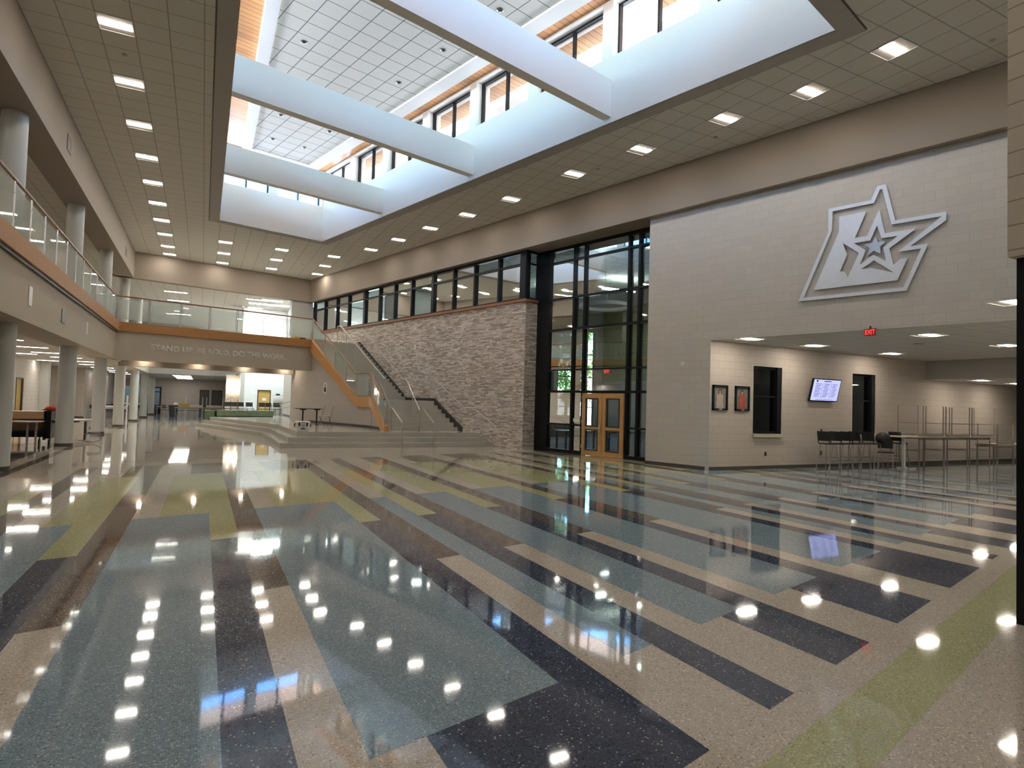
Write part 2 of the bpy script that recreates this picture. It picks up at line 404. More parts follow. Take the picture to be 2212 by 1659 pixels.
def copy_tree(root, loc, rz, label=None, group=None):
    r = root.copy(); COL.objects.link(r); r.location = loc; r.rotation_euler = (0, 0, rz)
    if label: r['label'] = label
    if group: r['group'] = group
    for ch in list(root.children):
        c = ch.copy(); COL.objects.link(c); c.parent = r
        for g in list(ch.children):
            d = g.copy(); COL.objects.link(d); d.parent = c
    return r
ORD = ['nearest', 'second', 'third', 'fourth', 'fifth', 'sixth', 'seventh', 'eighth', 'ninth', 'tenth', 'eleventh', 'twelfth', 'thirteenth', 'fourteenth', 'fifteenth', 'sixteenth']
ORDF = ['first'] + ORD[1:]

# ================================================================== FLOOR
f = MB()
mats = ['tan', 'navy', 'blue', 'brown', 'green']
f.quad([(-16, -8, 0), (34, -8, 0), (34, 70, 0), (-16, 70, 0)], 0)
K = SN/CN
ZP = .001
def strip(x0, x1, c0, c1, mi): f.quad([(x0, c0+K*x0, ZP), (x1, c0+K*x1, ZP), (x1, c1+K*x1, ZP), (x0, c1+K*x0, ZP)], mi)
FT = .305
def field(x, nblue):
    xb = x + nblue*FT; xn = xb + FT; xt = xn + FT
    strip(x, xb, 2.64, 9.68, 2)
    if nblue > 1: strip(x+FT, xn, 1.64, 2.64, 1); strip(xb, xn, 2.64, 7.82, 1)
    else: strip(xb, xn, 1.64, 7.82, 1)
    strip(xt-FT, xt, 5.55, 16.7, 3)
    if nblue > 1:
        strip(x+FT, xb, 9.68, 14.62, 4); strip(xb, xn, 7.82, 14.62, 4)
        strip(x+2*FT, xn, 14.62, 16.7, 3)
    else:
        strip(xb, xn, 7.82, 14.62, 4)
    return xt
x = .755; seq = [4, 1, 2, 3]; i = 0
while x < 29: x = field(x, seq[i % 4]); i += 1
x = .755; back = [3, 2, 1]
for nb in back:
    x -= (nb+2)*FT; field(x, nb)
strip(-3.2, 30, 1.045, 1.41, 4)
f.quad([(-3.55, 4, ZP), (-3.34, 4, ZP), (-3.34, 60, ZP), (-3.55, 60, ZP)], 3)
f.quad([(-12, 2, ZP), (-3.9, 2, ZP), (-3.9, 23.3, ZP), (-12, 23.3, ZP)], 3)
f.quad([(-8.6, 47.5, ZP), (-4.3, 47.5, ZP), (-4.3, 60.5, ZP), (-8.6, 60.5, ZP)], 1)
f.quad([(-3.2, 46, ZP), (-.2, 46, ZP), (2.0, 60.5, ZP), (-3.2, 60.5, ZP)], 2)
struct(f.build('floor', mats), 'polished terrazzo floor with striped blue, navy, tan, brown and green fields', 'floor')
f = MB()
P_CW0, P_CW1 = W(15.9, 10.9), W(15.9, 36)
f.quad([(P_CW0.x, P_CW0.y, .004), (12.6, 12.75, .004), (26, 12.75, .004), (26, 32, .004), (P_CW1.x, P_CW1.y, .004)])
struct(f.build('floor', 'carpet'), 'dark blue carpet of the library behind the tall glass wall', 'floor')

# ================================================================== MAIN CEILING + SKYLIGHT WELL
ZC = 8.7386
def Yof(s, x): return (s + SN*x)/CN            # y on a line of constant s at given x
def Yd(d, x): return (d - CN*x)/SN              # y on a line of constant d at given x
rim = [(.31, Yof(4.35, .31)), tuple(W(11.65, 4.35)[:2]), tuple(W(11.65, 26.1)[:2]), (.31, Yof(26.1, .31))]
outer = [(-3.3, -8), (W(15.06, -8).x, -8), tuple(W(15.06, 35.1)[:2]), (-3.3, Yof(35.1, -3.3))]
outer[1] = (wallx(-8, 15.06), -8)
bd = [(-.05, Yof(3.97, -.05)), tuple(W(12.03, 3.97)[:2]), tuple(W(12.03, 26.48)[:2]), (-.05, Yof(26.48, -.05))]
def ring(mb, A, B, z, mi=0):
    for i in range(4):
        j = (i+1) % 4; mb.quad([(*A[i], z), (*A[j], z), (*B[j], z), (*B[i], z)], mi)
c = MB(); ring(c, outer, bd, ZC)
# solid top side so the slab has thickness
ring(c, outer, bd, ZC+.35)
struct(c.build('ceiling', 'ceil'), 'main hall ceiling of square acoustic tiles around the skylight well', 'ceiling')
c = MB(); ring(c, bd, rim, ZC-.02); 
for A in (bd,):
    for i in range(4):
        j = (i+1) % 4; c.quad([(*A[i], ZC-.02), (*A[j], ZC-.02), (*A[j], ZC+.01), (*A[i], ZC+.01)])
struct(c.build('trim_1', 'gyp'), 'plain grey border framing the skylight opening', 'ceiling border')
c = MB()
for i in range(4):      # reveal line round the border
    j = (i+1) % 4; a, b = Vector((*bd[i], 0)), Vector((*bd[j], 0)); cen = Vector((5.8, 16.5, 0))
    tg = (b-a).normalized(); nr = Vector((-tg.y, tg.x, 0));
    if (cen-a).dot(nr) > 0: nr = -nr
    p = [a, b, b+nr*.035, a+nr*.035]
    c.quad([(q.x, q.y, ZC-.004) for q in p])
struct(c.build('trim_2', 'base'), 'dark reveal line round the skylight border', 'trim')

# well walls, window openings
ZS, ZH = 10.42, 11.85
sR = [4.35, 7.04, 9.78, 12.52, 15.26, 18.0, 20.74, 23.48, 26.1]
pier = .165
def win_holes(lo, hi, cs, zs=ZS, zh=ZH):
    out = []; e = [lo+.12] + sum([[k-pier, k+pier] for k in cs], []) + [hi-.12]
    for i in range(0, len(e)-1, 2):
        if e[i+1]-e[i] > .5: out.append((e[i], e[i+1], zs, zh))
    return out
holesR = win_holes(4.35, 26.1, sR[1:-1])
wr = MB(W).wall(11.65, 12.0, 4.1, 26.4, ZC, 12.2, holesR, axis=0)
struct(wr.build('wall_right_clerestory', 'well'), 'white skylight well wall under the right-hand clerestory windows', 'wall')
yl0, yl1 = Yof(4.35, .31), Yof(26.1, .31)
yL = [Yof(s, .31) for s in sR]
holesL = win_holes(yl0, yl1, yL[1:-1])
wl = MB().wall(-.04, .31, yl0-.3, yl1+.3, ZC, 12.2, holesL, axis=0)
struct(wl.build('wall_left_clerestory', 'well'), 'white skylight well wall on the left', 'wall')
dF0 = .31*CN + yl1*SN; dN0 = .31*CN + yl0*SN
holesF = win_holes(dF0, 11.65, [9.42], 10.32, ZH)
# far and near end walls (constant s)
wf = MB(W).wall(26.1, 26.45, dF0-.05, 11.65, ZC, 12.2, holesF, axis=1)
struct(wf.build('wall_back_clerestory', 'well'), 'white far end wall of the skylight well with a band of bright windows', 'wall')
holesN = win_holes(dN0, 11.65, [4.0, 6.68, 9.42])
wn = MB(W).wall(4.0, 4.35, dN0-.05, 11.65, ZC, 12.2, holesN, axis=1)
struct(wn.build('wall_front_clerestory', 'well'), 'white near end wall of the skylight well', 'wall')
def window(no, fr, axis, c_in, c_out, h, label, glass='glass_win', vmull=None, fw_=.05, kind='window'):
    a0, a1, z0, z1 = h; cc0, cc1 = min(c_in, c_out), max(c_in, c_out)
    t = MB(fr); bx = (lambda u0, u1, q0, q1: t.box(cc0, cc1, u0, u1, q0, q1)) if axis == 0 else (lambda u0, u1, q0, q1: t.box(u0, u1, cc0, cc1, q0, q1))
    bx(a0, a0+fw_, z0, z1); bx(a1-fw_, a1, z0, z1); bx(a0, a1, z0, z0+fw_); bx(a0, a1, z1-fw_, z1)
    ms = [(a0+a1)/2] if vmull is None else vmull
    for m_ in ms: bx(m_-fw_/2, m_+fw_/2, z0, z1)
    fr_o = t.build('window_%d' % no, 'black'); struct(fr_o, label, 'window')
    g = MB(fr); cm = (cc0+cc1)/2
    for u0, u1 in zip([a0]+ms, ms+[a1]):
        pts = [(u0+fw_/2, z0+fw_/2), (u1-fw_/2, z0+fw_/2), (u1-fw_/2, z1-fw_/2), (u0+fw_/2, z1-fw_/2)]
        gp = MB(fr)
        gp.quad([(cm, u, z) if axis == 0 else (u, cm, z) for u, z in pts]); gp.build('pane', glass, fr_o)
    return fr_o
wno = 1
for k, h in enumerate(holesR):
    window(wno, W, 0, 11.86, 11.98, h, 'black-framed clerestory window with two panes, %s of the right-hand row' % ORD[k]); wno += 1
for k, h in enumerate(holesL):
    window(wno, G, 0, -.03, .09, h, 'black-framed clerestory window with two panes, %s of the left-hand row' % ORD[k]); wno += 1
for k, h in enumerate(holesF):
    window(wno, W, 1, 26.3, 26.42, h, 'bright two-pane window in the far end of the skylight, %s' % ['left one', 'right one'][min(k, 1)]); wno += 1
for k, h in enumerate(holesN):
    window(wno, W, 1, 4.03, 4.15, h, 'window in the near end of the skylight above the viewer, %s from left' % ORDF[k]); wno += 1

# cloud ceiling, white band, cedar soffit
def frame_poly(xl, dr, s0, s1, z):
    return [(xl, Yof(s0, xl), z), (*W(dr, s0)[:2], z), (*W(dr, s1)[:2], z), (xl, Yof(s1, xl), z)]
A_ = frame_poly(1.35, 10.5, 5.35, 25.1, 11.6); B_ = frame_poly(1.01, 10.97, 4.95, 25.5, 11.6)
C_ = frame_poly(-2.4, 14.2, 1.9, 28.6, 11.9)
c = MB(); c.quad([(p[0], p[1], 11.64) for p in A_]); struct(c.build('ceiling', 'cloud'), 'white tiled ceiling panel at the top of the skylight well', 'ceiling')
c = MB(); ring(c, [p[:2] for p in B_], [p[:2] for p in A_], 11.58)
for P_, z0, z1 in ((A_, 11.58, 11.64), (B_, 11.58, 11.9)):
    for i in range(4):
        j = (i+1) % 4; c.quad([(P_[i][0], P_[i][1], z0), (P_[j][0], P_[j][1], z0), (P_[j][0], P_[j][1], z1), (P_[i][0], P_[i][1], z1)])
struct(c.build('trim_3', 'white'), 'white band framing the skylight ceiling panel', 'trim')
c = MB(); cc = MB()
c.quad([(p[0], p[1], 11.9) for p in C_])
struct(c.build('ceiling', 'soffit'), 'cedar plank soffit around the skylight ceiling, running out through the clerestory', 'ceiling')
c = MB(); c.quad([(p[0], p[1], 12.15) for p in C_])
for i in range(4):
    j = (i+1) % 4; c.quad([(C_[i][0], C_[i][1], 11.86), (C_[j][0], C_[j][1], 11.86), (C_[j][0], C_[j][1], 12.15), (C_[i][0], C_[i][1], 12.15)])
struct(c.build('ceiling', 'white'), 'roof edge over the clerestory', 'roof')

# beams across the well
for k, s0 in enumerate((9.62, 15.12, 20.75)):
    b = MB(W); x0 = .31; dl = [x0/CN + s*SN/CN for s in (s0, s0+.26)]
    b.prism([(dl[0], s0), (11.65, s0), (11.65, s0+.26), (dl[1], s0+.26)], 8.88, 9.81)
    b.build('cross_beam', 'gyp_beam' if 'gyp_beam' in M else 'well')
    o = bpy.data.objects[-1] if False else COL.objects[-1]
    tag(o, ['deep white beam crossing the skylight well, nearest of three', 'white beam crossing the middle of the skylight well', 'white beam crossing the skylight well just before the far windows'][k], 'beam', 'beams across the skylight well')

# unseen roof added to bounce sun into the clerestory, well cut out
r0 = [(-60, -30), (60, -30), (60, 33.2), (-60, 33.2)]
wi = [(-.05, Yof(4.0, -.05)), tuple(W(12.0, 4.0)[:2]), tuple(W(12.0, 26.4)[:2]), (-.05, Yof(26.4, -.05))]
c = MB(); ring(c, r0, wi, 10.1); 
for a_ in ((-60, 6, 33.2, 72),): c.quad([(a_[0], a_[2], 10.1), (a_[1], a_[2], 10.1), (a_[1], a_[3], 10.1), (a_[0], a_[3], 10.1)])
struct(c.build('ceiling', 'roof'), 'unseen pale roof added outside the clerestory to bounce sunlight in', 'roof')

# ================================================================== FASCIAS
c = MB().box(-4.05, -3.3, -8, 35.6, 7.42, ZC+.3); struct(c.build('wall_left_upper', ['gyp_dark']), 'taupe bulkhead above the left balcony', 'wall')
c = MB(W).box(4.9, 15.3, 35.1, 35.55, 7.42, ZC+.3); struct(c.build('wall_back_upper', 'gyp_dark'), 'taupe bulkhead across the far end above the bridge', 'wall')
c = MB(W).box(15.06, 15.32, -8, 35.5, 7.42, ZC+.3); c.box(15.32, 16.4, 10.9, 16.6, 7.42, ZC+.3)
struct(c.build('wall_right_upper', 'gyp_dark'), 'long taupe bulkhead above the right wall', 'wall')

# logo wall: floats over the alcove opening
c = MB(W).box(15.28, 15.62, -1.5, 8.88, 3.6, 8.6); c.box(15.28, 15.62, 8.88, 10.98, 0, 8.6)
struct(c.build('wall_right', 'cmu_w'), 'cream painted block wall carrying the big metal emblem', 'wall')
c = MB(W).box(15.255, 15.28, 9.0, 10.99, 0, .1); struct(c.build('baseboard_right', 'base'), 'dark rubber base along the block wall', 'baseboard')
c = MB(W).box(15.62, 16.05, 10.84, 10.99, 0, 7.42); struct(c.build('wall_right_return', 'cmu_w'), 'narrow block return beside the glass wall', 'wall')

# ================================================================== ALCOVE
hA = [(13.9, 15.07, 1.02, 2.98), (18.29, 19.46, 1.02, 2.98)]
c = MB(AL).wall(12.3, 12.6, 12.26, 34, 0, 3.7, hA, axis=1)
struct(c.build('wall_alcove', 'cmu_x'), 'tan block wall of the alcove with the two portraits and screen', 'wall')
c = MB(AL).box(12.26, 34, 12.28, 12.3, 0, .1); struct(c.build('baseboard_alcove', 'base'), 'dark base along the alcove wall', 'baseboard')
c = MB(); P1 = W(15.6, -1.6); P2 = W(15.6, 9.0)
P3 = W(15.29, 8.87); P4 = W(15.29, -1.6)
c.quad([(P3.x, P3.y, 3.597), (12.5, 12.6, 3.597), (22.7, 12.6, 3.597), (22.7, -8, 3.597), (P4.x, -8, 3.597), (P4.x, P4.y, 3.597)])
struct(c.build('ceiling', 'ceil_low'), 'tiled ceiling of the alcove under the emblem wall', 'ceiling')
c = MB().box(22.64, 34.6, -8, 12.6, 2.95, 3.75); struct(c.build('ceiling', 'ceil_low'), 'lower tiled ceiling at the far end of the alcove', 'ceiling')
c = MB().box(22.62, 22.64, -8, 12.6, 2.95, 3.62); struct(c.build('wall_alcove_header', 'gyp'), 'plain grey header where the alcove ceiling drops', 'wall')
c = MB().box(34.2, 34.5, -8, 12.7, 0, 3.7); struct(c.build('wall_alcove_end', 'cmu_y'), 'far end wall of the alcove', 'wall')
for k, h in enumerate(hA):
    a0, a1, z0, z1 = h
    t = MB(AL); fw_ = .06
    for (u0, u1, q0, q1) in ((a0, a0+fw_, z0, z1), (a1-fw_, a1, z0, z1), (a0, a1, z0, z0+fw_), (a0, a1, z1-fw_, z1), (a0, a1, 2.09, 2.14)):
        t.box(u0, u1, 12.38, 12.5, q0, q1)
    t.box(a1-.17, a1, 12.32, 12.59, z0, z1)
    fo = t.build('window_%d' % wno, 'black'); wno += 1
    struct(fo, ['tall dark interior window right of the portraits', 'tall dark interior window right of the lavender screen'][k], 'window')
    g = MB(AL).quad([(a0+.03, 12.45, z0+.03), (a1-.03, 12.45, z0+.03), (a1-.03, 12.45, 2.1), (a0+.03, 12.45, 2.1)]); g.build('pane', 'glass_dark', fo)
    g = MB(AL).quad([(a0+.03, 12.45, 2.12), (a1-.03, 12.45, 2.12), (a1-.03, 12.45, z1-.03), (a0+.03, 12.45, z1-.03)]); g.build('pane', 'glass_dark', fo)
    MB(AL).box(a0-.03, a1+.03, 12.22, 12.36, z0-.1, z0).build('sill', 'tan_fold', fo)
# dim office behind the alcove windows
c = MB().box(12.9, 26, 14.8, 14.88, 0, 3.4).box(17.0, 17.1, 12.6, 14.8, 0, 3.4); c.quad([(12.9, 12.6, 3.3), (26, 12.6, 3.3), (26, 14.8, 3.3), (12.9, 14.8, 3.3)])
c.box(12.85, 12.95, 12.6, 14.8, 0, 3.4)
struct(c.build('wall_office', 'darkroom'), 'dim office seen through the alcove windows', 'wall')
t = empty('bookcase', (14.9, 14.2, 0)); tag(t, 'small light wood bookcase standing in the dim office behind the window', 'bookcase')
b = MB().box(14.2, 14.25, 14, 14.4, 0, 1.95).box(15.3, 15.35, 14, 14.4, 0, 1.95).box(14.2, 15.35, 14.37, 14.4, 0, 1.95); b.build('carcass', 'ply', t)
for z in (.05, .5, .95, 1.4, 1.9): MB().box(14.25, 15.3, 14.0, 14.37, z, z+.03).build('shelf', 'ply', t)

# ================================================================== STONE WALL + CLERESTORY BAND
c = MB(W).box(15.33, 15.9, 16.48, 35.2, 0, 5.5)
o = struct(c.build('wall_stone', ['stone_s']), 'stacked grey ledger stone wall beside the stair', 'wall')
c = MB(W).box(15.34, 16.08, 16.468, 16.482, 0, 5.5); struct(c.build('wall_stone_end', 'stone_d'), 'narrow end face of the ledger stone wall', 'wall')
c = MB(W).box(15.26, 15.95, 16.4, 35.2, 5.5, 5.6); struct(c.build('trim_4', 'cap'), 'red-brown wood cap on top of the stone wall', 'trim')
t = MB(W)
mul = [16.62, 18.07, 19.59, 21.05, 22.6, 24.33, 25.85, 27.31, 28.85, 30.64, 32.05, 33.57, 35.05]
for s in mul:
    wd = .09 if s in (22.6, 28.85) else .045
    t.box(15.3, 15.5, s-wd, s+wd, 5.6, 7.42)
t.box(15.28, 15.52, 16.48, 16.8, 5.6, 7.42)
for z0, z1 in ((5.6, 5.66), (6.90, 6.97), (7.33, 7.42)): t.box(15.32, 15.48, 16.5, 35.1, z0, z1)
cl = t.build('window_%d' % wno, 'black'); wno += 1; struct(cl, 'long band of black-framed windows above the stone wall', 'window')
for i in range(len(mul)-1):
    for z0, z1 in ((5.65, 6.92), (6.96, 7.35)):
        MB(W).quad([(15.4, mul[i]+.03, z0), (15.4, mul[i+1]-.03, z0), (15.4, mul[i+1]-.03, z1), (15.4, mul[i]+.03, z1)]).build('pane', 'glass_dark', cl)
# return of the band to the tall glass wall
t = MB(W); t.box(15.3, 15.42, 16.45, 16.57, 5.6, 7.42).box(15.9, 16.0, 16.45, 16.57, 5.6, 7.42)
for z0, z1 in ((5.6, 5.66), (6.90, 6.97), (7.33, 7.42)): t.box(15.4, 16.0, 16.47, 16.55, z0, z1)
cr = t.build('window_%d' % wno, 'black'); wno += 1; struct(cr, 'narrow corner window where the band meets the tall glass wall', 'window')
MB(W).quad([(15.42, 16.51, 5.65), (15.9, 16.51, 5.65), (15.9, 16.51, 6.92), (15.42, 16.51, 6.92)]).build('pane', 'glass_dark', cr)
MB(W).quad([(15.42, 16.51, 6.96), (15.9, 16.51, 6.96), (15.9, 16.51, 7.34), (15.42, 16.51, 7.34)]).build('pane', 'glass_dark', cr)

# ================================================================== TALL GLASS WALL + DOUBLE DOOR
t = MB(W); D0, D1 = 15.92, 16.15
vm = [(15.82, 16.48), (14.6, 14.68), (14.1, 14.18), (12.2, 12.28), (11.78, 11.86), (10.98, 11.06)]
for a, b in vm: t.box(D0, D1, a, b, 0, 7.42)
for z0, z1 in ((7.3, 7.42), (6.86, 6.92), (5.5, 5.57), (4.37, 4.45), (2.93, 2.98)): t.box(D0, D1-.05, 11.0, 16.4, z0, z1)
t.box(D0, D1, 12.2, 14.2, 2.13, 2.22)
for a, b in ((11.0, 12.2), (14.14, 16.4)):
    for z0, z1 in ((2.14, 2.22), (.98, 1.04), (0, .12)): t.box(D0, D1-.05, a, b, z0, z1)
cw = t.build('window_%d' % wno, 'black'); wno += 1; struct(cw, 'two-storey black-framed glass wall of the library', 'window')
vs = [11.06, 11.78, 11.86, 12.2, 12.28, 14.1, 14.18, 14.6, 14.68, 15.82]
zz = [.12, .98, 1.04, 2.14, 2.22, 2.93, 2.98, 4.37, 4.45, 5.5, 5.57, 6.86, 6.92, 7.3]
for i in range(0, len(vs), 2):
    for j in range(0, len(zz), 2):
        if i == 4 and j < 4: continue
        MB(W).quad([(16.0, vs[i], zz[j]), (16.0, vs[i+1], zz[j]), (16.0, vs[i+1], zz[j+1]), (16.0, vs[i], zz[j+1])]).build('pane', 'glass_dark', cw)
dr = empty('door_1', W(15.9, 13.17, 0), A15); struct(dr, 'honey-coloured wooden double door with four glass panels in the tall glass wall', 'double door')
for k, (a, b) in enumerate(((12.28, 13.16), (13.18, 14.06))):
    gl = [(a+.17, b-.17, .2, .88), (a+.17, b-.17, 1.01, 1.94)]
    lf = MB(W).wall(15.86, 15.91, a, b, .01, 2.12, gl, axis=0).build('leaf', 'door', dr)
    for g_ in gl:
        q = MB(W)
        for (u0, u1, q0, q1) in ((g_[0]-.02, g_[0]+.03, g_[2]-.02, g_[3]+.02), (g_[1]-.03, g_[1]+.02, g_[2]-.02, g_[3]+.02), (g_[0], g_[1], g_[2]-.02, g_[2]+.03), (g_[0], g_[1], g_[3]-.03, g_[3]+.02)):
            q.box(15.85, 15.92, u0, u1, q0, q1)
        q.build('glazing_frame', 'steel_d', lf)
        MB(W).quad([(15.885, g_[0], g_[2]), (15.885, g_[1], g_[2]), (15.885, g_[1], g_[3]), (15.885, g_[0], g_[3])]).build('door_glass', 'sky_door', lf)
    for zh in (.25, 1.1, 1.9): MB(W).box(15.84, 15.86, (a-.005 if k == 0 else b-.02), (a+.02 if k == 0 else b+.005), zh, zh+.11).build('hinge', 'steel', lf)
h_ = MB(W).box(15.83, 15.86, 13.22, 13.29, .80, 1.06).build('handle_plate', 'steel', dr)
MB(W).tube([(15.80, 13.255, .95), (15.80, 13.42, .95)], .012).tube([(15.85, 13.255, .95), (15.80, 13.255, .95)], .012).build('door_lever', 'steel', dr)
o = MB(W).box(15.905, 15.915, 14.2, 14.5, 1.12, 1.24).build('door_sign', 'paper'); tag(o, 'small white notice stuck on the glass left of the wooden doors', 'notice')

# ================================================================== LIBRARY BEHIND THE GLASS
c = MB(); q0, q1 = W(16.1, 10.9), W(15.5, 35.2)
c.quad([(q0.x, q0.y, 7.55), (12.9, 12.6, 7.55), (26, 12.6, 7.55), (26, 48, 7.55), (q1.x-3, 48, 7.55), (q1.x, q1.y, 7.55)])
struct(c.build('ceiling', 'lib_ceil'), 'grey-green tiled library ceiling behind the glass', 'ceiling')
hL = [(12.0, 13.6, .6, 5.9)]
wc = [12.3, 13.9, 15.5, 17.1, 18.7, 20.3, 21.6]
c = MB().wall(31.0, 31.25, 8.25, 22.0, 0, 7.6, [(wc[i], wc[i+1]-.25, .4, 6.3) for i in range(6)], axis=1)
struct(c.build('wall_library_back', 'grey_wall'), 'far library wall with tall windows on the trees', 'wall')
for i in range(6):
    a0, a1 = wc[i], wc[i+1]-.25
    t = MB()
    for (u0, u1, z0, z1) in ((a0, a0+.07, .4, 6.3), (a1-.07, a1, .4, 6.3), (a0, a1, .4, .5), (a0, a1, 6.2, 6.3), (a0, a1, 2.1, 2.17), (a0, a1, 3.4, 3.46), (a0, a1, 4.8, 4.86), (a0, a1, 1.6, 1.66)): t.box(u0, u1, 31.05, 31.2, z0, z1)
    o = t.build('window_%d' % wno, 'black'); wno += 1; struct(o, 'tall library window onto the trees, %s from the left' % ORDF[i], 'window')
    MB().quad([(a0, 31.12, .4), (a1, 31.12, .4), (a1, 31.12, 6.3), (a0, 31.12, 6.3)]).build('pane', 'glass_clear', o)
c = MB().box(21.9, 22.1, 12.6, 31.1, 3.2, 7.6, 0).box(21.9, 22.1, 12.6, 31.1, 0, 3.2, 1)
struct(c.build('wall_library_side', ['olive', 'grey_wall']), 'library side wall with olive panels above grey', 'wall')
c = MB().box(15.6, 26, 12.62, 12.75, 3.6, 7.6); c.box(13.2, 26, 14.9, 15.0, 0, 7.6)
struct(c.build('wall_library_front', 'grey_wall'), 'near library wall', 'wall')
c = MB().box(-60, 90, 31.3, 140, -.15, -.1); struct(c.build('floor', 'concrete'), 'pale paving outside the library windows', 'ground')
c = MB().box(2, 60, 62, 63, -.1, 3.2); struct(c.build('wall_garden', 'concrete'), 'pale garden wall outside beneath the trees', 'wall')
# shelves with books below the windows
for k, (x0_, y0_) in enumerate(((13.4, 27.5), (16.2, 27.9))):
    t = empty('bookshelf', (x0_, y0_, 0)); tag(t, 'low dark bookshelf in the library, %s' % ['left of the doors', 'seen through the doors'][k], 'bookshelf', 'library shelves')
    MB().box(x0_, x0_+2.3, y0_, y0_+.05, 0, 1.15).box(x0_, x0_+2.3, y0_, y0_+.5, 1.12, 1.16).box(x0_, x0_+.05, y0_, y0_+.5, 0, 1.15).box(x0_+2.25, x0_+2.3, y0_, y0_+.5, 0, 1.15).build('carcass', 'steel_d', t)
for k in range(9):
    x0_ = 13.5 + k*.22
    o = MB().box(x0_, x0_+.13+.02*(k % 3), 27.55, 27.8, 1.17, 1.17+.22+.06*(k % 3)).build('book', ['paper', 'tan_fold', 'ink'][k % 3]); tag(o, 'book standing on the low library shelf', 'book', 'books on the library shelf')
for k, (x_, y_) in enumerate(((12.8, 19.8), (14.1, 18.9), (16.5, 19.5), (17.6, 16.9))):
    t = empty('library_table', (x_, y_, 0)); tag(t, 'dark rectangular table in the library, %s from the glass' % ORD[k], 'table', 'library tables')
    MB().box(x_-.7, x_+.7, y_-.4, y_+.4, .70, .74).build('tabletop', 'steel_d', t)
    for sx in (-.62, .62):
        for sy in (-.33, .33): MB().box(x_+sx-.03, x_+sx+.03, y_+sy-.03, y_+sy+.03, .004, .7).build('leg', 'blackp', t)
t = empty('ring_pendant', (13.9, 19.6, 5.6)); tag(t, 'large white ring-shaped pendant hanging in the library', 'pendant light')
rp = MB(); nR = 40
P_ = []; F_ = []
for i in range(nR):
    a = 2*math.pi*i/nR
    for r_, z_ in ((1.0, 5.55), (.86, 5.55), (.86, 5.68), (1.0, 5.68)): P_.append((13.9+r_*math.cos(a), 19.6+r_*math.sin(a), z_))
for i in range(nR):
    j = (i+1) % nR
    for k in range(4): F_.append((i*4+k, j*4+k, j*4+(k+1) % 4, i*4+(k+1) % 4))
rp.add(P_, F_); rp.build('ring', 'white', t)
for i in range(3):
    a = 2*math.pi*i/3; MB().tube([(13.9+.93*math.cos(a), 19.6+.93*math.sin(a), 5.68), (13.9, 19.6, 6.6)], .006, 5).build('cable', 'steel_d', t)
MB().tube([(13.9, 19.6, 6.6), (13.9, 19.6, 7.5)], .01, 6).build('stem', 'steel_d', t); MB().cyl(13.9, 19.6, 7.5, 7.55, .12).build('canopy', 'white', t)
for k, (x_, y_) in enumerate(((15.1, 25.2), (16.8, 22.5))):
    t = empty('pendant_bar_light', (x_, y_, 7.0)); tag(t, 'thin linear pendant light in the library, %s' % ['further back', 'nearer the doors'][k], 'pendant light', 'linear pendants')
    MB().box(x_-.8, x_+.8, y_-.04, y_+.04, 7.0, 7.05).build('lens', 'lamp_l', t)
    for sx in (-.6, .6): MB().tube([(x_+sx, y_, 7.05), (x_+sx, y_, 7.55)], .006, 5).build('cable', 'steel_d', t)

# trees outside the library windows
def tree(x, y, h, r, label, n=2600):
    t = empty('tree', (x, y, -.1)); tag(t, label, 'tree', 'trees outside the library')
    tr = MB(); tr.tube([(x, y, -.1), (x+.1, y, h*.3), (x-.1, y+.1, h*.62)], .16, 8, r2=.07)
    for k in range(7):
        a = k*.9; tr.tube([(x, y, h*(.25+.05*k)), (x+r*.6*math.cos(a), y+r*.6*math.sin(a), h*(.45+.07*k))], .05, 5, r2=.02)
    tr.build('trunk', 'bark', t)
    fo = MB(); rnd = random.Random(int(x*10))
    cl_ = [(rnd.gauss(0, .45)*r, rnd.gauss(0, .45)*r, h*rnd.uniform(.25, .95), rnd.uniform(.5, .9)) for _ in range(16)]
    for _ in range(n):
        c_ = rnd.choice(cl_); v = Vector((rnd.gauss(0, 1), rnd.gauss(0, 1), rnd.gauss(0, 1))).normalized()*c_[3]*rnd.uniform(.4, 1)
        p = Vector((x+c_[0], y+c_[1], c_[2]))+v; a = Vector((rnd.gauss(0, 1), rnd.gauss(0, 1), rnd.gauss(0, .6))).normalized(); b = a.cross(Vector((rnd.gauss(0, 1), rnd.gauss(0, 1), rnd.gauss(0, 1)))).normalized(); l = rnd.uniform(.09, .19)
        fo.add([tuple(p), tuple(p+a*l+b*l*.4), tuple(p+a*l*2), tuple(p+a*l-b*l*.4)], [(0, 1, 2, 3)])
    fo.build('foliage', 'leaf', t)
for k, (x_, y_, h_, r_) in enumerate(((20, 40, 8, 2.3), (22.8, 38.5, 8.5, 2.5), (25.2, 40.5, 8, 2.4), (27.8, 39, 9, 2.6), (26, 47, 9, 2.8))):
    tree(x_, y_, h_, r_, 'leafy bright green tree outside the library windows, %s' % ['leftmost', 'second from left', 'middle one', 'rightmost', 'furthest back'][k])

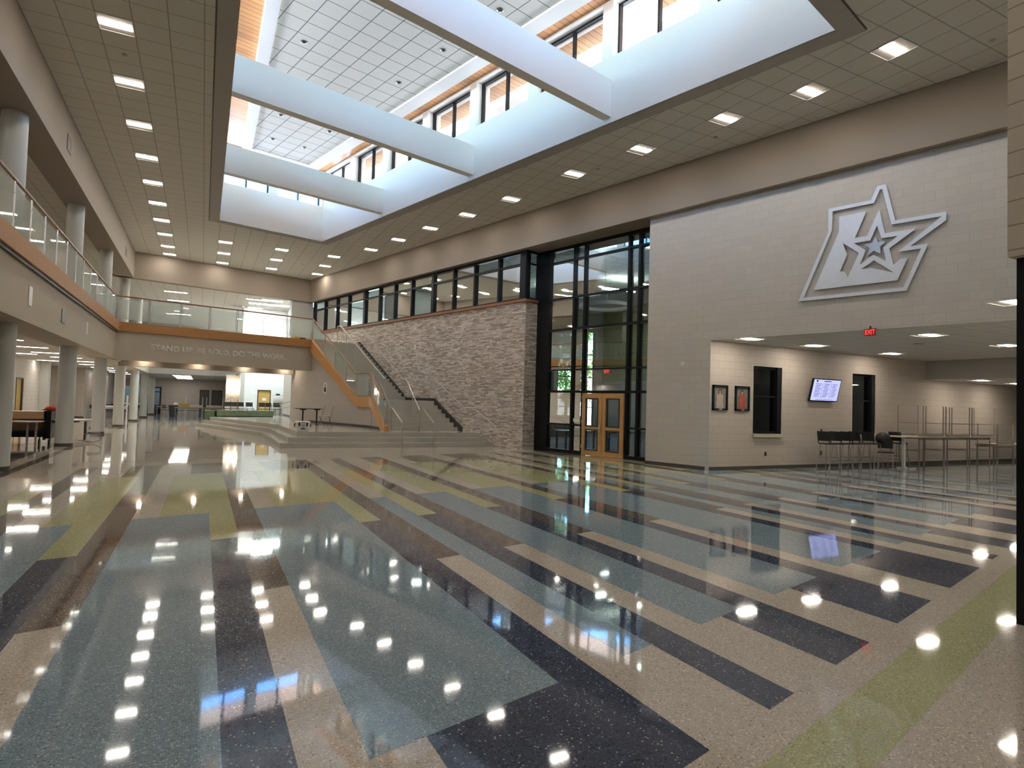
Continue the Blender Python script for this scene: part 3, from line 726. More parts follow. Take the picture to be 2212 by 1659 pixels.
# ================================================================== BALCONY, BRIDGE, COLUMNS
yB = Yof(29.16, -3.25)
c = MB().box(-4.1, -3.25, -8, 47, 3.05, 4.19).box(-12, -3.25, -8, 47, 4.19, 4.55)
struct(c.build('wall_balcony', 'gyp_band'), 'plain taupe face of the left balcony above the columns', 'wall')
c = MB(); c.vprism([(-3.25, 4.2), (-3.14, 4.2), (-3.14, 4.57), (-3.36, 4.57), (-3.36, 4.54), (-3.25, 4.54)], -8, yB+.02, axis=1)
struct(c.build('trim_5', 'maple'), 'maple edge board along the left balcony', 'trim')
c = MB().box(-3.25, -3.19, -8, yB, 4.13, 4.2); struct(c.build('trim_6', 'base'), 'dark reveal strip with the trim shadow painted in, under the balcony edge board', 'trim')  # strip coloured dark as the shadow below the edge board
c = MB(W); d0 = 4.4
c.prism([(d0, 29.16), (12.75, 29.16), (15.33, 29.16), (15.33, 31.6), (3.4, 31.6), (3.4, 29.5)], 4.2, 4.56)
c.prism([(d0-.1, 29.16), (12.75, 29.16), (12.75, 29.75), (d0-.1, 29.75)], 3.05, 4.2)
struct(c.build('wall_bridge', 'gyp_band'), 'taupe face of the bridge carrying the motto', 'wall')
c = MB(W).box(4.95, 12.7, 31.2, 31.6, 2.88, 4.2); struct(c.build('wall_bridge_back', 'gyp_dark'), 'lower bulkhead under the back of the bridge', 'wall')
c = MB(W).box(3.6, 12.75, 29.75, 31.2, 3.25, 3.3); struct(c.build('ceiling', 'gyp'), 'ceiling under the bridge', 'ceiling')
c = MB(W); c.vprism([(29.16, 4.2), (29.04, 4.2), (29.04, 4.57), (29.26, 4.57), (29.26, 4.55), (29.16, 4.55)], d0-.06, 12.68, axis=0)
struct(c.build('trim_7', 'maple'), 'maple edge board along the bridge', 'trim')
# landing of the second floor at the right end of the bridge
c = MB(W).box(12.75, 15.33, 29.16, 35.2, 4.3, 4.57); struct(c.build('floor', 'stepmat'), 'upper landing at the top of the stair', 'floor')
# motto
def text_mesh(txt, size, ext, off=0.0):
    cu = bpy.data.curves.new('t', 'FONT'); cu.body = txt; cu.size = size; cu.extrude = ext; cu.offset = off
    o = bpy.data.objects.new('t', cu); COL.objects.link(o); dg = bpy.context.evaluated_depsgraph_get(); dg.update()
    me = bpy.data.meshes.new_from_object(o.evaluated_get(dg)); bpy.data.objects.remove(o); bpy.data.curves.remove(cu); return me
def add_text(name, txt, p, xdir, width, height, mat, ext=.006, off=0.0, parent=None, zdir=Vector((0, 0, 1))):
    me = text_mesh(txt, 1.0, 0.0, off)
    xs = [v.co.x for v in me.vertices]; ys = [v.co.y for v in me.vertices]
    x0, x1, y0, y1 = min(xs), max(xs), min(ys), max(ys)
    xd = Vector(xdir).normalized(); nd = xd.cross(zdir).normalized()
    bm = bmesh.new(); bm.from_mesh(me)
    for v in bm.verts: v.co = Vector(((v.co.x-x0)/(x1-x0)*width, (v.co.y-y0)/(y1-y0)*height, 0))
    r = bmesh.ops.extrude_face_region(bm, geom=bm.faces[:]); 
    for v in r['geom']:
        if isinstance(v, bmesh.types.BMVert): v.co.z += ext
    mt = Matrix((( xd.x, zdir.x, nd.x, p[0]), (xd.y, zdir.y, nd.y, p[1]), (xd.z, zdir.z, nd.z, p[2]), (0, 0, 0, 1)))
    if parent is not None: bm.transform(MW[parent.name].inverted() @ mt)
    else: bm.transform(Matrix.Translation(-Vector(p)) @ mt)
    bm.to_mesh(me); bm.free(); me.name = name; me.materials.append(M[mat])
    o = bpy.data.objects.new(name, me); COL.objects.link(o)
    if parent is not None: o.parent = parent; MW[o.name] = MW[parent.name].copy()
    else: o.location = p; MW[o.name] = Matrix.Translation(Vector(p))
    return o
o = add_text('motto_lettering', 'STAND UP. BE BOLD. DO THE WORK.', W(5.71, 29.158, 3.5), (CN, SN, 0), 5.73, .25, 'letters', .012, .03)
tag(o, 'pale capital lettering reading STAND UP. BE BOLD. DO THE WORK.', 'lettering')

# round columns
colY = [15.9, 22.75, 29.4, 36.0, 43.3, 50.3, 57.4]
for k, y in enumerate(colY):
    t = empty('round_column', (-3.72, y, 0)); tag(t, 'round grey column under the left balcony, %s in the row' % ORD[k], 'column', 'ground floor columns')
    b = MB(); b.cyl(-3.72, y, 0, 3.08, .23, 32); b.build('shaft', 'column', t, smooth=True)
    b = MB(); b.cyl(-3.72, y, 0, .1, .237, 32); b.build('base_ring', 'base', t, smooth=True)
for k, y in enumerate((8.9, 15.9, 22.75, 29.4, 36.0, 43.3)):
    t = empty('round_column', (-3.72, y, 4.55)); tag(t, 'round grey column standing on the upper balcony, %s in the row' % ORD[k], 'column', 'upper floor columns')
    b = MB(); b.cyl(-3.72, y, 4.55, 7.45, .23, 32); b.build('shaft', 'column', t, smooth=True)

# ---------------- railings
def posts_panels(parent, pts, h=1.05, gap=.06, zg=(.12, .94), post_r=.018, glass='glass_rail'):
    # pts: list of (x, y, zfoot); square double-bar posts, clamps, glass between
    for i, p in enumerate(pts):
        q = Vector(pts[min(i+1, len(pts)-1)])-Vector(pts[max(i-1, 0)]); q.z = 0; q.normalize()
        b = MB()
        for s_ in (-1, 1):
            c_ = Vector(p)+q*s_*.026
            b.tube([(c_.x, c_.y, p[2]-.05), (c_.x, c_.y, p[2]+h-.03)], .016, 6)
        po = b.build('post', 'steel', parent)
        for zc in (.28, .80):
            for s_ in (-1, 1):
                c_ = Vector(p)+q*s_*.05; MB().ball((c_.x, c_.y, p[2]+zc), .028, .028, .022, 6).build('clamp', 'steel', po)
    for a, b_ in zip(pts[:-1], pts[1:]):
        A, B = Vector(a), Vector(b_); q = (B-A); q2 = q.copy(); q2.z = 0; L = q2.length
        if L < .2: continue
        A2 = A+q*(gap/L); B2 = A+q*(1-gap/L); n2 = Vector((-q2.y, q2.x, 0)).normalized()*.006
        m = MB(); P = []
        for s_ in (-1, 1):
            for (v, z) in ((A2, zg[0]), (B2, zg[0]), (B2, zg[1]), (A2, zg[1])): P.append(tuple(v+n2*s_+Vector((0, 0, z))))
        m.add([P[0], P[1], P[2], P[3]], [(0, 1, 2, 3)]); m.build('glass_panel', glass, parent)
def handrail(parent, pts, r=.032, mat='rail', n=10): return MB().tube(pts, r, n).build('handrail', mat, parent, smooth=True)
zf = 4.57
t = empty('glass_railing', (-3.32, 14, zf)); tag(t, 'long glass railing with wooden handrail along the left balcony', 'railing')
yc = Yof(29.2, -3.32)
pts = [(-3.32, 14.41+1.252*k, zf) for k in range(-5, 12)]
pts = [p for p in pts if p[1] < yc-.25] + [(-3.32, yc-.03, zf)]
posts_panels(t, pts); handrail(t, [(-3.32, 8.0, zf+1.06), (-3.32, yc, zf+1.06)])
t = empty('glass_railing', W(8.5, 29.22, zf), A15); tag(t, 'glass railing with wooden handrail across the bridge', 'railing')
ds = [4.46, 5.63, 6.81, 7.98, 9.14, 10.32, 11.49, 12.66]
posts_panels(t, [tuple(W(d, 29.22, zf)) for d in ds]); handrail(t, [tuple(W(4.4, 29.22, zf+1.06)), tuple(W(12.72, 29.22, zf+1.06))])

# ================================================================== PLATFORM AND STAIR
p1 = [(2.33, 21.4), (wallx(21.4), 21.4), (wallx(30.5), 30.5), (4.75, 31.5), (4.75, 43), (2.6, 43), (-.3, 37.6), (2.33, 28.1)]
p2 = [(2.63, 21.85), (wallx(21.85), 21.85), (wallx(30.5), 30.5), (4.75, 31.5), (4.75, 43), (2.9, 43), (.05, 37.75), (2.63, 28.15)]
p3 = [(2.95, 22.3), (wallx(22.3), 22.3), (wallx(30.5), 30.5), (4.75, 31.5), (4.75, 43), (3.2, 43), (.4, 37.9), (2.95, 28.2)]
def step_(p_, z0, z1, t):
    b = MB(); b.prism(p_, z0, z1, 0); b.mi = [0, 1]+[0]*len(p_); o = b.build('step', ['stairmat', 'platmat'], t); return o
t = empty('stepped_platform', (6, 22, 0)); tag(t, 'low stepped terrazzo platform in front of the stair', 'platform', kind='structure')
for p_, z0, z1 in ((p1, 0, .165), (p2, .165, .33), (p3, .33, .495)): step_(p_, z0, z1, t)
for p_, z1 in ((p1, .165), (p2, .33), (p3, .495)):
    b = MB(); q = [(p_[1][0], p_[1][1]), p_[0], p_[7], p_[6]]
    for a, b_ in zip(q[:-1], q[1:]):
        A, B = Vector((*a, 0)), Vector((*b_, 0)); tg = (B-A).normalized(); nr = Vector((tg.y, -tg.x, 0)); 
        if nr.dot(Vector((6, 30, 0))-A) < 0: nr = -nr
        b.quad([(A.x+nr.x*.03, A.y+nr.y*.03, z1+.001), (B.x+nr.x*.03, B.y+nr.y*.03, z1+.001), (B.x+nr.x*.05, B.y+nr.y*.05, z1+.001), (A.x+nr.x*.05, A.y+nr.y*.05, z1+.001)])
    b.build('nosing_strip', 'base', t)
st = empty('staircase', (8, 24, .495)); tag(st, 'wide grey terrazzo staircase climbing along the stone wall to the bridge', 'staircase', kind='structure')
b = MB()
R1 = (1.72-.495)/7
for i in range(7):
    y0 = 23.5+i*.286; y1 = 25.45
    b.prism([(6.4, y0), (wallx(y0, 15.2), y0), (wallx(y1+.3, 15.2), y1+.3), (6.4, y1+.3)], .495+i*R1, .495+(i+1)*R1).top(6, 1)
b.build('lower_flight', ['stairmat', 'platmat'], st)
b = MB(); lp = [(6.35, 25.4), (wallx(25.4), 25.4), tuple(W(15.33, 24.9)[:2]), tuple(W(12.76, 24.9)[:2]), tuple(W(12.76, 23.1)[:2])]
b.prism(lp, 1.5, 1.72); b.build('landing', 'stairmat', st)
b = MB(W); R2 = (4.57-1.72)/17
for i in range(17):
    s0 = 24.45+i*.278; b.box(12.76, 15.2, s0, 29.18, 1.72+i*R2, 1.72+(i+1)*R2) if i < 0 else b.box(12.76, 15.2, s0, s0+.6, 1.60+i*R2, 1.72+(i+1)*R2).top(6, 1)
b.build('upper_flight', ['stairmat', 'platmat'], st)
# dark strip against the stone wall, following the flights
b = MB(W)
for i in range(17):
    s0 = 24.45+i*.278; b.vprism([(s0, 1.72+i*R2), (s0+.278, 1.72+(i+1)*R2), (s0+.278, 1.72+(i+1)*R2+.14), (s0, 1.72+i*R2+.14)], 15.2, 15.33, axis=0)
b.box(15.2, 15.33, 22.1, 24.5, 1.72, 1.84)
b.vprism([(20.1, .5), (22.15, 1.72), (22.15, 1.84), (20.1, .66)], 15.2, 15.33, axis=0)
b.build('dark_strip', 'steel_d', st)
# wall under the stair
def nz(s): return 1.72+(s-24.45)*.61 if s > 24.45 else 1.72
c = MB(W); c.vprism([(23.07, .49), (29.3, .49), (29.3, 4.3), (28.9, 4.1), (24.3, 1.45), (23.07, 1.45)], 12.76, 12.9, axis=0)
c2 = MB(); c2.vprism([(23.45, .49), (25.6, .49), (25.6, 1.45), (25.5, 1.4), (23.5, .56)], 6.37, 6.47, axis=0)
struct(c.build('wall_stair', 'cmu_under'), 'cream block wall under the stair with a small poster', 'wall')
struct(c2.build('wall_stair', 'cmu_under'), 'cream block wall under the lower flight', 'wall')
c = MB(W).box(12.735, 12.76, 23.1, 29.3, .495, .6); struct(c.build('baseboard_stair', 'base'), 'dark base along the wall under the stair', 'baseboard')
c = MB().box(6.345, 6.37, 23.7, 25.55, .495, .6); struct(c.build('baseboard_stair', 'base'), 'short dark base under the lower flight', 'baseboard')
# maple stringer
sg = empty('stair_stringer', W(12.7, 25, .5), A15); tag(sg, 'thick maple stringer board down the open side of the stair', 'stringer', kind='structure')
b = MB(W); b.vprism([(29.2, 4.62), (24.35, 1.82), (23.02, 1.82), (23.02, 1.38), (24.25, 1.38), (29.2, 4.02)], 12.62, 12.78, axis=0); b.build('upper_board', 'maple_s', sg)
b = MB(); b.vprism([(25.7, 1.82), (25.42, 1.82), (23.3, .72), (22.98, .70), (22.98, .5), (23.5, .5), (25.35, 1.38), (25.7, 1.38)], 6.22, 6.40, axis=0); b.build('lower_board', 'maple_s', sg)
t = empty('glass_railing', W(12.7, 26, 2), A15); tag(t, 'glass railing with wooden handrail descending the open side of the stair', 'railing')
ps = [tuple(W(12.7, s, nz(s)+.1)) for s in (29.1, 27.66, 26.5, 25.36, 24.3)] + [tuple(W(12.7, 23.22, 1.82))]
posts_panels(t, ps, h=.99, zg=(.05, .86)); 
pl = [(6.31, 25.48, 1.8), (6.31, 24.55, 1.27), (6.31, 23.3, .72)]
posts_panels(t, pl, h=.99, zg=(.05, .86))
handrail(t, [tuple(W(12.72, 29.2, zf+1.06)), tuple(W(12.7, 24.4, 2.83)), tuple(W(12.7, 23.1, 2.83)), (6.31, 23.45, 1.72)], .034)
def steel_rail(pts, posts, label, parts_z=0, ret=()):
    t = empty('steel_handrail', tuple(posts[0]) if posts else tuple(pts[-1])); tag(t, label, 'handrail', 'steel handrails of the stair')
    MB().tube([tuple(p) for p in pts], .021, 8).build('rail', 'steel', t, smooth=True)
    for p, z1 in zip(posts, ret): MB().tube([tuple(p), (p[0], p[1], z1)], .021, 8).build('post', 'steel', t, smooth=True)
    return t
# two short rails on the platform steps
steel_rail([(6.4, 22.85, 1.38), (6.4, 22.55, 1.40), (6.4, 21.25, .90)], [(6.4, 22.85, .495), (6.4, 21.25, 0)], 'short steel handrail on the platform steps, left one', ret=(1.40, .92))
steel_rail([(7.6, 22.85, 1.38), (7.6, 22.55, 1.40), (7.6, 21.25, .90)], [(7.6, 22.85, .495), (7.6, 21.25, 0)], 'short steel handrail on the platform steps, right one', ret=(1.40, .92))
# left rail of lower flight
steel_rail([(6.62, 25.2, 2.35), (6.62, 23.6, 1.38)], [(6.62, 23.5, .495)], 'steel handrail beside the glass at the foot of the lower flight', ret=(1.38,))
# middle of lower flight
steel_rail([(7.75, 25.5, 2.62), (7.75, 25.25, 2.55), (7.75, 23.42, 1.32)], [(7.75, 25.5, 1.72), (7.75, 24.4, 1.1), (7.75, 23.42, .495)], 'steel handrail on posts in the middle of the lower flight', ret=(2.62, 1.96, 1.34))
# middle of upper flight
a = [tuple(W(14.1, 29.35, 5.40)), tuple(W(14.1, 29.0, 5.44)), tuple(W(14.1, 24.4, 2.66))]
steel_rail(a, [tuple(W(14.1, s, nz(s))) for s in (29.3, 28.3, 27.4, 26.5, 25.4, 24.4)], 'steel handrail on posts in the middle of the upper flight', ret=(5.4, 5.02, 4.47, 3.93, 3.26, 2.66))
def wall_rail(pts, label):
    t = empty('steel_handrail', tuple(pts[0])); tag(t, label, 'handrail', 'steel handrails of the stair')
    MB().tube([tuple(p) for p in pts], .021, 8).build('rail', 'steel', t, smooth=True)
    for f_ in (.06, .5, .94):
        A, B = Vector(pts[0]), Vector(pts[-1]); p = A+(B-A)*f_; n = W(1, 0, 0)
        MB().tube([tuple(p), tuple(p-Vector((0, 0, .06))), tuple(p-Vector((0, 0, .06))+n*.1)], .008, 6).build('bracket', 'steel', t)
wall_rail([W(15.23, 28.9, 5.42), W(15.23, 24.6, 2.68)], 'steel handrail fixed to the stone wall beside the upper flight')
wall_rail([W(15.23, 22.0, 2.63), W(15.23, 19.75, 1.38)], 'steel handrail fixed to the stone wall beside the lower flight')
wall_rail([W(15.23, 19.35, 1.42), W(15.23, 19.1, 1.40), W(15.23, 18.0, .85)], 'short steel handrail fixed to the stone wall near the floor')

# ================================================================== UPPER FLOOR BACKGROUND
c = MB(); c.quad([(-12, -8, 7.5), (-4.05, -8, 7.5), (-4.05, 60, 7.5), (-12, 60, 7.5)])
pf0, pf1 = W(4.8, 35.5), W(15.4, 35.5)
c.quad([(-4.05, 35.4, 7.5), (2.0, 37.0, 7.5), (2.0, 60, 7.5), (-4.05, 60, 7.5)])
c.quad([(2.0, 37.0, 7.5), (pf1.x, pf1.y, 7.5), (13, 40.2, 7.5), (13, 60, 7.5), (2.0, 60, 7.5)])
struct(c.build('ceiling', 'ceil_low'), 'pale tiled ceiling of the upper floor beyond the balcony and bridge', 'ceiling')
c = MB().box(-12.1, -11.9, -8, 60, 4.55, 7.6).box(-12, 13, 60, 60.2, 3.0, 7.6); struct(c.build('wall_upper_back', 'cmu_y'), 'upper floor back walls', 'wall')
c = MB(W).box(14.05, 15.45, 35.25, 35.5, 4.57, 7.45); struct(c.build('wall_upper_right', 'gyp'), 'pale wall piece at the end of the window band above the bridge', 'wall')
c = MB().box(-12, 5, 47, 60, 4.3, 4.57).box(-3.25, 5, 46.9, 47.1, 3.05, 4.57).box(-4.1, -3.25, 47, 47.1, 3.05, 4.57); struct(c.build('floor', 'gyp'), 'upper floor slab edge beyond the open court', 'floor')
# ================================================================== LEFT WING, GROUND FLOOR
c = MB(); c.quad([(-12, -8, 3.22), (-4.1, -8, 3.22), (-4.1, 61, 3.22), (-12, 61, 3.22)]); c.quad([(-4.1, 47.1, 3.06), (6, 47.1, 3.06), (6, 61, 3.06), (-4.1, 61, 3.06)])
struct(c.build('ceiling', 'ceil_low'), 'tiled ceiling of the ground-floor wing behind the columns', 'ceiling')
c = MB().wall(-7.85, -7.6, -8, 39.2, 0, 3.25, [(34.93, 36.15, 0, 2.26)], axis=0).box(-12, -7.6, 39.2, 39.4, 0, 3.25)
struct(c.build('wall_left', 'cmu_y'), 'pale block wall of the left wing with a golden wood door', 'wall')
dd = struct(MB().box(-7.72, -7.66, 35.0, 36.1, 0, 2.2).build('door_2', 'door_y'), 'golden wood door in the left wing wall', 'door')
MB().box(-7.76, -7.58, 34.93, 35.0, 0, 2.26).box(-7.76, -7.58, 36.1, 36.17, 0, 2.26).box(-7.76, -7.58, 35, 36.1, 2.2, 2.26).build('door_frame', 'steel_d', dd)
MB().box(-7.66, -7.62, 35.08, 35.13, .95, 1.1).build('door_handle', 'steel', dd)
c = MB().box(-12, -6.75, 47.0, 47.2, 0, 3.25).box(-6.95, -6.75, 47.2, 61, 0, 3.25); struct(c.build('wall_left_far', 'cmu_x'), 'beige block wall further along the left wing', 'wall')
c = MB().box(-12, -6.72, 46.97, 47.0, 0, .12).box(-7.62, -7.58, -8, 34.9, 0, .1).box(-7.62, -7.58, 36.2, 39.3, 0, .1); struct(c.build('baseboard_left', 'base'), 'dark base along the left wing walls', 'baseboard')
c = MB().box(-7.6, -7.25, 39.4, 39.95, 0, 3.25); o = c.build('square_pier', 'column'); tag(o, 'square pale pier standing at the end of the left wing wall', 'pier')
c = MB().box(-12.1, -12, -8, 61, 0, 4.3); struct(c.build('wall_left_outer', 'cmu_y'), 'outer wall of the left wing', 'wall')
# far hall wall
holes = [(-4.25, -3.2, 0, 2.3), (-.2, .45, 0, 2.1), (.75, 1.5, 0, 2.1), (2.25, 2.75, 0, 2.1), (-6.3, -4.6, .9, 2.3)]
c = MB().wall(60.5, 60.7, -7, 6, 0, 3.25, holes, axis=1); struct(c.build('wall_back', 'cmu_x'), 'taupe far wall of the ground-floor hall', 'wall')
c = MB().box(-7, 6, 62.5, 62.6, 0, 3.2); 
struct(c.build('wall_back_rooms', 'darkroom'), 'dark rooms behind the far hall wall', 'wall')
t = MB()
for (u0, u1, z0, z1) in ((-4.25, -4.15, 0, 2.3), (-3.3, -3.2, 0, 2.3), (-4.25, -3.2, 2.2, 2.3), (-3.8, -3.65, 0, 2.3), (-4.25, -3.2, 1.85, 1.92), (-4.25, -3.2, 0, .45)): t.box(u0, u1, 60.45, 60.6, z0, z1)
o = t.build('door_3', 'black'); struct(o, 'bright glazed exit doors at the end of the hall', 'door')
MB().quad([(-4.25, 60.55, .4), (-3.2, 60.55, .4), (-3.2, 60.55, 2.25), (-4.25, 60.55, 2.25)]).build('pane', 'daylight', o) if 'daylight' in M else None
for k, (a0, a1) in enumerate(((-.2, .45), (.75, 1.5), (2.25, 2.75))):
    o = MB().box(a0, a1, 60.6, 60.66, 0, 2.1).build('door_%d' % (4+k), 'steel_d'); struct(o, 'dark door in the far hall wall, %s from the left' % ORDF[k], 'door')
    MB().box(a0-.05, a0, 60.45, 60.62, 0, 2.15).box(a1, a1+.05, 60.45, 60.62, 0, 2.15).box(a0-.05, a1+.05, 60.45, 60.62, 2.1, 2.16).build('door_frame', 'blackp', o)
# open court behind the bridge: bright wall, side wall, pier
c = MB().wall(43.4, 43.6, 2.35, 5.0, 0, 7.5, [(3.2, 4.02, 0, 2.15)], axis=1); struct(c.build('wall_court', 'cmu_white'), 'bright white block wall behind the bridge with a wooden door', 'wall')
o = MB().box(3.25, 3.97, 43.42, 43.48, 0, 2.1).build('door_7', 'door_y'); struct(o, 'golden wood door with a small notice in the bright white wall', 'door')
MB().box(3.2, 3.25, 43.36, 43.5, 0, 2.15).box(3.97, 4.02, 43.36, 43.5, 0, 2.15).box(3.2, 4.02, 43.36, 43.5, 2.1, 2.15).build('door_frame', 'steel_d', o)
MB().box(3.5, 3.75, 43.40, 43.42, 1.45, 1.62).build('notice', 'paper', o); MB().box(3.29, 3.37, 43.38, 43.42, .9, 1.05).build('door_handle', 'steel', o)
c = MB().box(2.1, 2.35, 42.6, 43.6, 0, 7.5); struct(c.build('wall_court_pier', 'column'), 'grey pier at the left edge of the bright white wall', 'wall')
c = MB().box(2.0, 2.2, 43.6, 61, 0, 3.2); struct(c.build('wall_hall_right', 'cmu_y'), 'right wall of the far hall', 'wall')
c = MB().box(4.8, 5.0, 31.4, 43.4, 0, 4.3).box(4.8, 5.0, 38.2, 43.4, 4.3, 7.5); struct(c.build('wall_court_side', 'cmu_y'), 'taupe side wall beyond the stair', 'wall')
c = MB().box(4.77, 4.8, 31.5, 43.4, .495, .6); struct(c.build('baseboard_court', 'base'), 'dark base along the side wall', 'baseboard')
c = MB(W).box(12.76, 12.9, 29.3, 31.7, 0, 4.3); struct(c.build('wall_court_corner', 'cmu_under'), 'wall corner under the bridge end', 'wall')
# ================================================================== NEAR RIGHT PIER, ROOM BEHIND THE VIEWER
c = MB().box(5.87, 6.5, -8, 2.62, 2.99, 9.0); struct(c.build('wall_near_right', 'cmu_tan'), 'tan block wall at the right edge, above a black frame', 'wall')
t = MB().box(5.97, 6.2, 2.42, 2.6, 0, 2.99).box(5.97, 6.12, -8, 2.42, 2.85, 2.99).box(5.97, 6.12, -8, 2.42, 0, .12)
for y in (1.2, -.1, -1.4, -2.8, -4.2, -5.6): t.box(5.97, 6.12, y-.05, y+.05, 0, 2.99)
o = t.build('window_%d' % wno, 'black'); wno += 1; struct(o, 'black entrance frame at the right edge', 'window')
MB().quad([(6.05, -8, .1), (6.05, 2.45, .1), (6.05, 2.45, 2.9), (6.05, -8, 2.9)]).build('pane', 'glass_dark', o)
c = MB().box(-12, 34, -8.2, -8, 0, 9.0); struct(c.build('wall_front', 'cmu_x'), 'wall behind the viewer', 'wall')

# ================================================================== LAMPS
def make_lamp(wd, ln, mat='lamp', lensw=.36):
    t = empty('ceiling_light', (0, 0, 0))
    b = MB(); e = .02
    for (x0, x1, y0, y1) in ((-wd/2, wd/2, -ln/2, -ln/2+e), (-wd/2, wd/2, ln/2-e, ln/2), (-wd/2, -wd/2+e, -ln/2, ln/2), (wd/2-e, wd/2, -ln/2, ln/2)): b.box(x0, x1, y0, y1, -.014, 0)
    b.build('frame', 'white_metal', t)
    b = MB(); b.box(-wd/2+e, wd/2-e, -ln/2+e, ln/2-e, -.006, 0); b.build('reflector', 'refl', t)
    b = MB(); k = ln*lensw/2
    b.vprism([(-k, -.006), (-k*.8, -.018), (k*.8, -.018), (k, -.006)], -wd/2+.03, wd/2-.03, axis=0); b.build('lens', mat, t)
    return t
proto = make_lamp(.60, .60)
pr4 = make_lamp(1.2, .30, 'lamp_dim', lensw=.8); pra = make_lamp(.6, .6, 'lamp_a'); prd = make_lamp(.6, .6, 'lamp_dim')
used = False
def put_lamp(x, y, z, label, group, pr=None, rz=0):
    global used
    pr = pr or proto
    if not pr.get('placed'):
        pr['placed'] = 1; pr.location = (x, y, z); pr.rotation_euler = (0, 0, rz); tag(pr, label, 'ceiling light', group); return pr
    o = copy_tree(pr, (x, y, z), rz, label, group); o['category'] = 'ceiling light'; return o
ZL = ZC-.002
for k in range(-6, 10):
    put_lamp(-1.783, 13.77+(2.438*k if k < 9 else 21.33), ZL, 'square ceiling light in the long row along the left balcony, %s from the back wall' % (ORDF[9-k]), 'lights left of the skylight')
for x_, nm in ((.64, 'left'), (3.08, 'middle'), (5.51, 'right')):
    for k in (7, 8, 9):
        put_lamp(x_+.0, 13.77+2.438*k, ZL, 'square ceiling light between skylight and back wall, %s column, %s row' % (nm, ['skylight-side', 'middle', 'back'][k-7]), 'lights beyond the skylight')
RS = [(24, 14), (20, 15), (16, 16), (12, 17), (8, 18), (3, 19), (-1, 20), (-5, 21), (-8, 22), (-11, 22), (-15, 23), (-19, 24)]
for k, (r_, c_) in enumerate(RS):
    put_lamp(-1.783+.6096*c_, 13.77+.6096*r_, ZL, 'square ceiling light in the slanting row along the right wall, %s from the back' % ORDF[k], 'lights right of the skylight')
for k, (x_, y_) in enumerate(((3.6, 1.2), (4.6, -1.2), (1.5, -2.5), (4.5, -5))):  # out-of-view lamps added to light the near pier and foreground
    put_lamp(x_, y_, ZL, 'added unseen square fill light above the viewer, %s' % ORD[k], 'added fill lights above the viewer')
for k, (x_, y_) in enumerate(((12.95, 11.6), (15.5, 11.6), (19.1, 11.6), (15.3, 8.4), (18.8, 8.4), (11.9, 5.2), (15.3, 5.2), (18.8, 5.2), (10.5, 1.5), (15.3, 1.5))):
    put_lamp(x_, y_, 3.598, ['square light in the alcove ceiling above the portraits', 'square light in the alcove ceiling above the lavender screen', 'square light in the alcove ceiling above the second dark window', 'square light in the alcove ceiling, large bright one near the exit sign', 'square light in the alcove ceiling beside the black frame'][k] if k < 5 else 'square alcove light hidden behind the emblem wall, %s' % ORD[k-5], 'alcove ceiling lights', pra)
for k, (x_, y_) in enumerate(((23.6, 11.3), (26.2, 11.4), (25, 8.5))):
    put_lamp(x_, y_, 2.948, 'light in the lower ceiling at the alcove end, %s' % ORD[k], 'lower alcove lights', pra)
kk = 0
for y_ in (20.5, 23.6, 27.0, 30.4, 33.8, 37.2, 41, 45, 49, 53, 57):
    put_lamp(-5.6, y_, 3.217, 'long ceiling light in the left wing behind the columns, %s from the viewer' % ORD[kk], 'left wing lights', pr4); kk += 1
kk = 0
for y_ in (26, 32, 38, 44, 50, 56):
    put_lamp(-8.9 if y_ > 40 else -6.9, y_, 3.217, 'long ceiling light near the left wing wall, %s from the viewer' % ORD[kk], 'left wing wall lights', pr4); kk += 1
kk = 0
for y_ in (49.5, 51.8, 54.1, 56.4, 58.7):
    put_lamp(-1.4, y_, 3.055, 'long ceiling light in the far hall, %s in the cluster' % ORD[kk], 'far hall lights', pr4); kk += 1
kk = 0
for (x_, y_) in ((-5.2, 9), (-5.2, 14.5), (-5.2, 22.2), (-5.2, 29), (-5.2, 36), (-5.2, 43)):
    put_lamp(x_, y_, 7.497, 'square light in the upper balcony ceiling, %s from the viewer' % ORD[kk], 'upper balcony lights', prd); kk += 1
kk = 0
for (x_, y_) in ((-8.5, 14.5), (-8.5, 22.2), (-8.5, 29), (-8.5, 36)):
    put_lamp(x_, y_, 7.497, 'square light deep in the upper balcony ceiling, %s from the viewer' % ORD[kk], 'upper balcony rear lights', prd); kk += 1
kk = 0
for (x_, y_) in ((-1.6, 39.4), (-1.6, 43.0), (2.65, 39.4), (2.65, 43.0), (-1.6, 50), (2.65, 50)):
    put_lamp(x_, y_, 7.497, 'long ceiling light above the bridge, %s' % ['left front', 'left back', 'right front', 'right back', 'left far', 'right far'][kk], 'lights beyond the bridge', pr4); kk += 1
prl = make_lamp(.60, .60, 'lamp_l')
for k, (x_, y_) in enumerate(((8.6, 29.4), (10.1, 30.0), (11.1, 28.3), (12.8, 29.4), (14.1, 27.3), (16.5, 26.4), (17.8, 24.9), (18.5, 22.9), (14.5, 17.5), (18.5, 17.5), (7.4, 41.3), (9, 46), (10.6, 43.3), (20.2, 28))):
    put_lamp(x_, y_, 7.547, 'bright light in the library ceiling behind the glass, %s' % (['first', 'second', 'third', 'fourth', 'fifth', 'sixth', 'seventh', 'eighth', 'ninth', 'tenth', 'eleventh', 'twelfth', 'thirteenth', 'fourteenth'][k] + ' from the left' if k < 10 else ORDF[k-10] + ' of the deep ones'), 'library ceiling lights', prl)
prc = make_lamp(1.2, .60, 'court_fill', .9)  # cool fill lamps added in place of daylight, to brighten the court wall
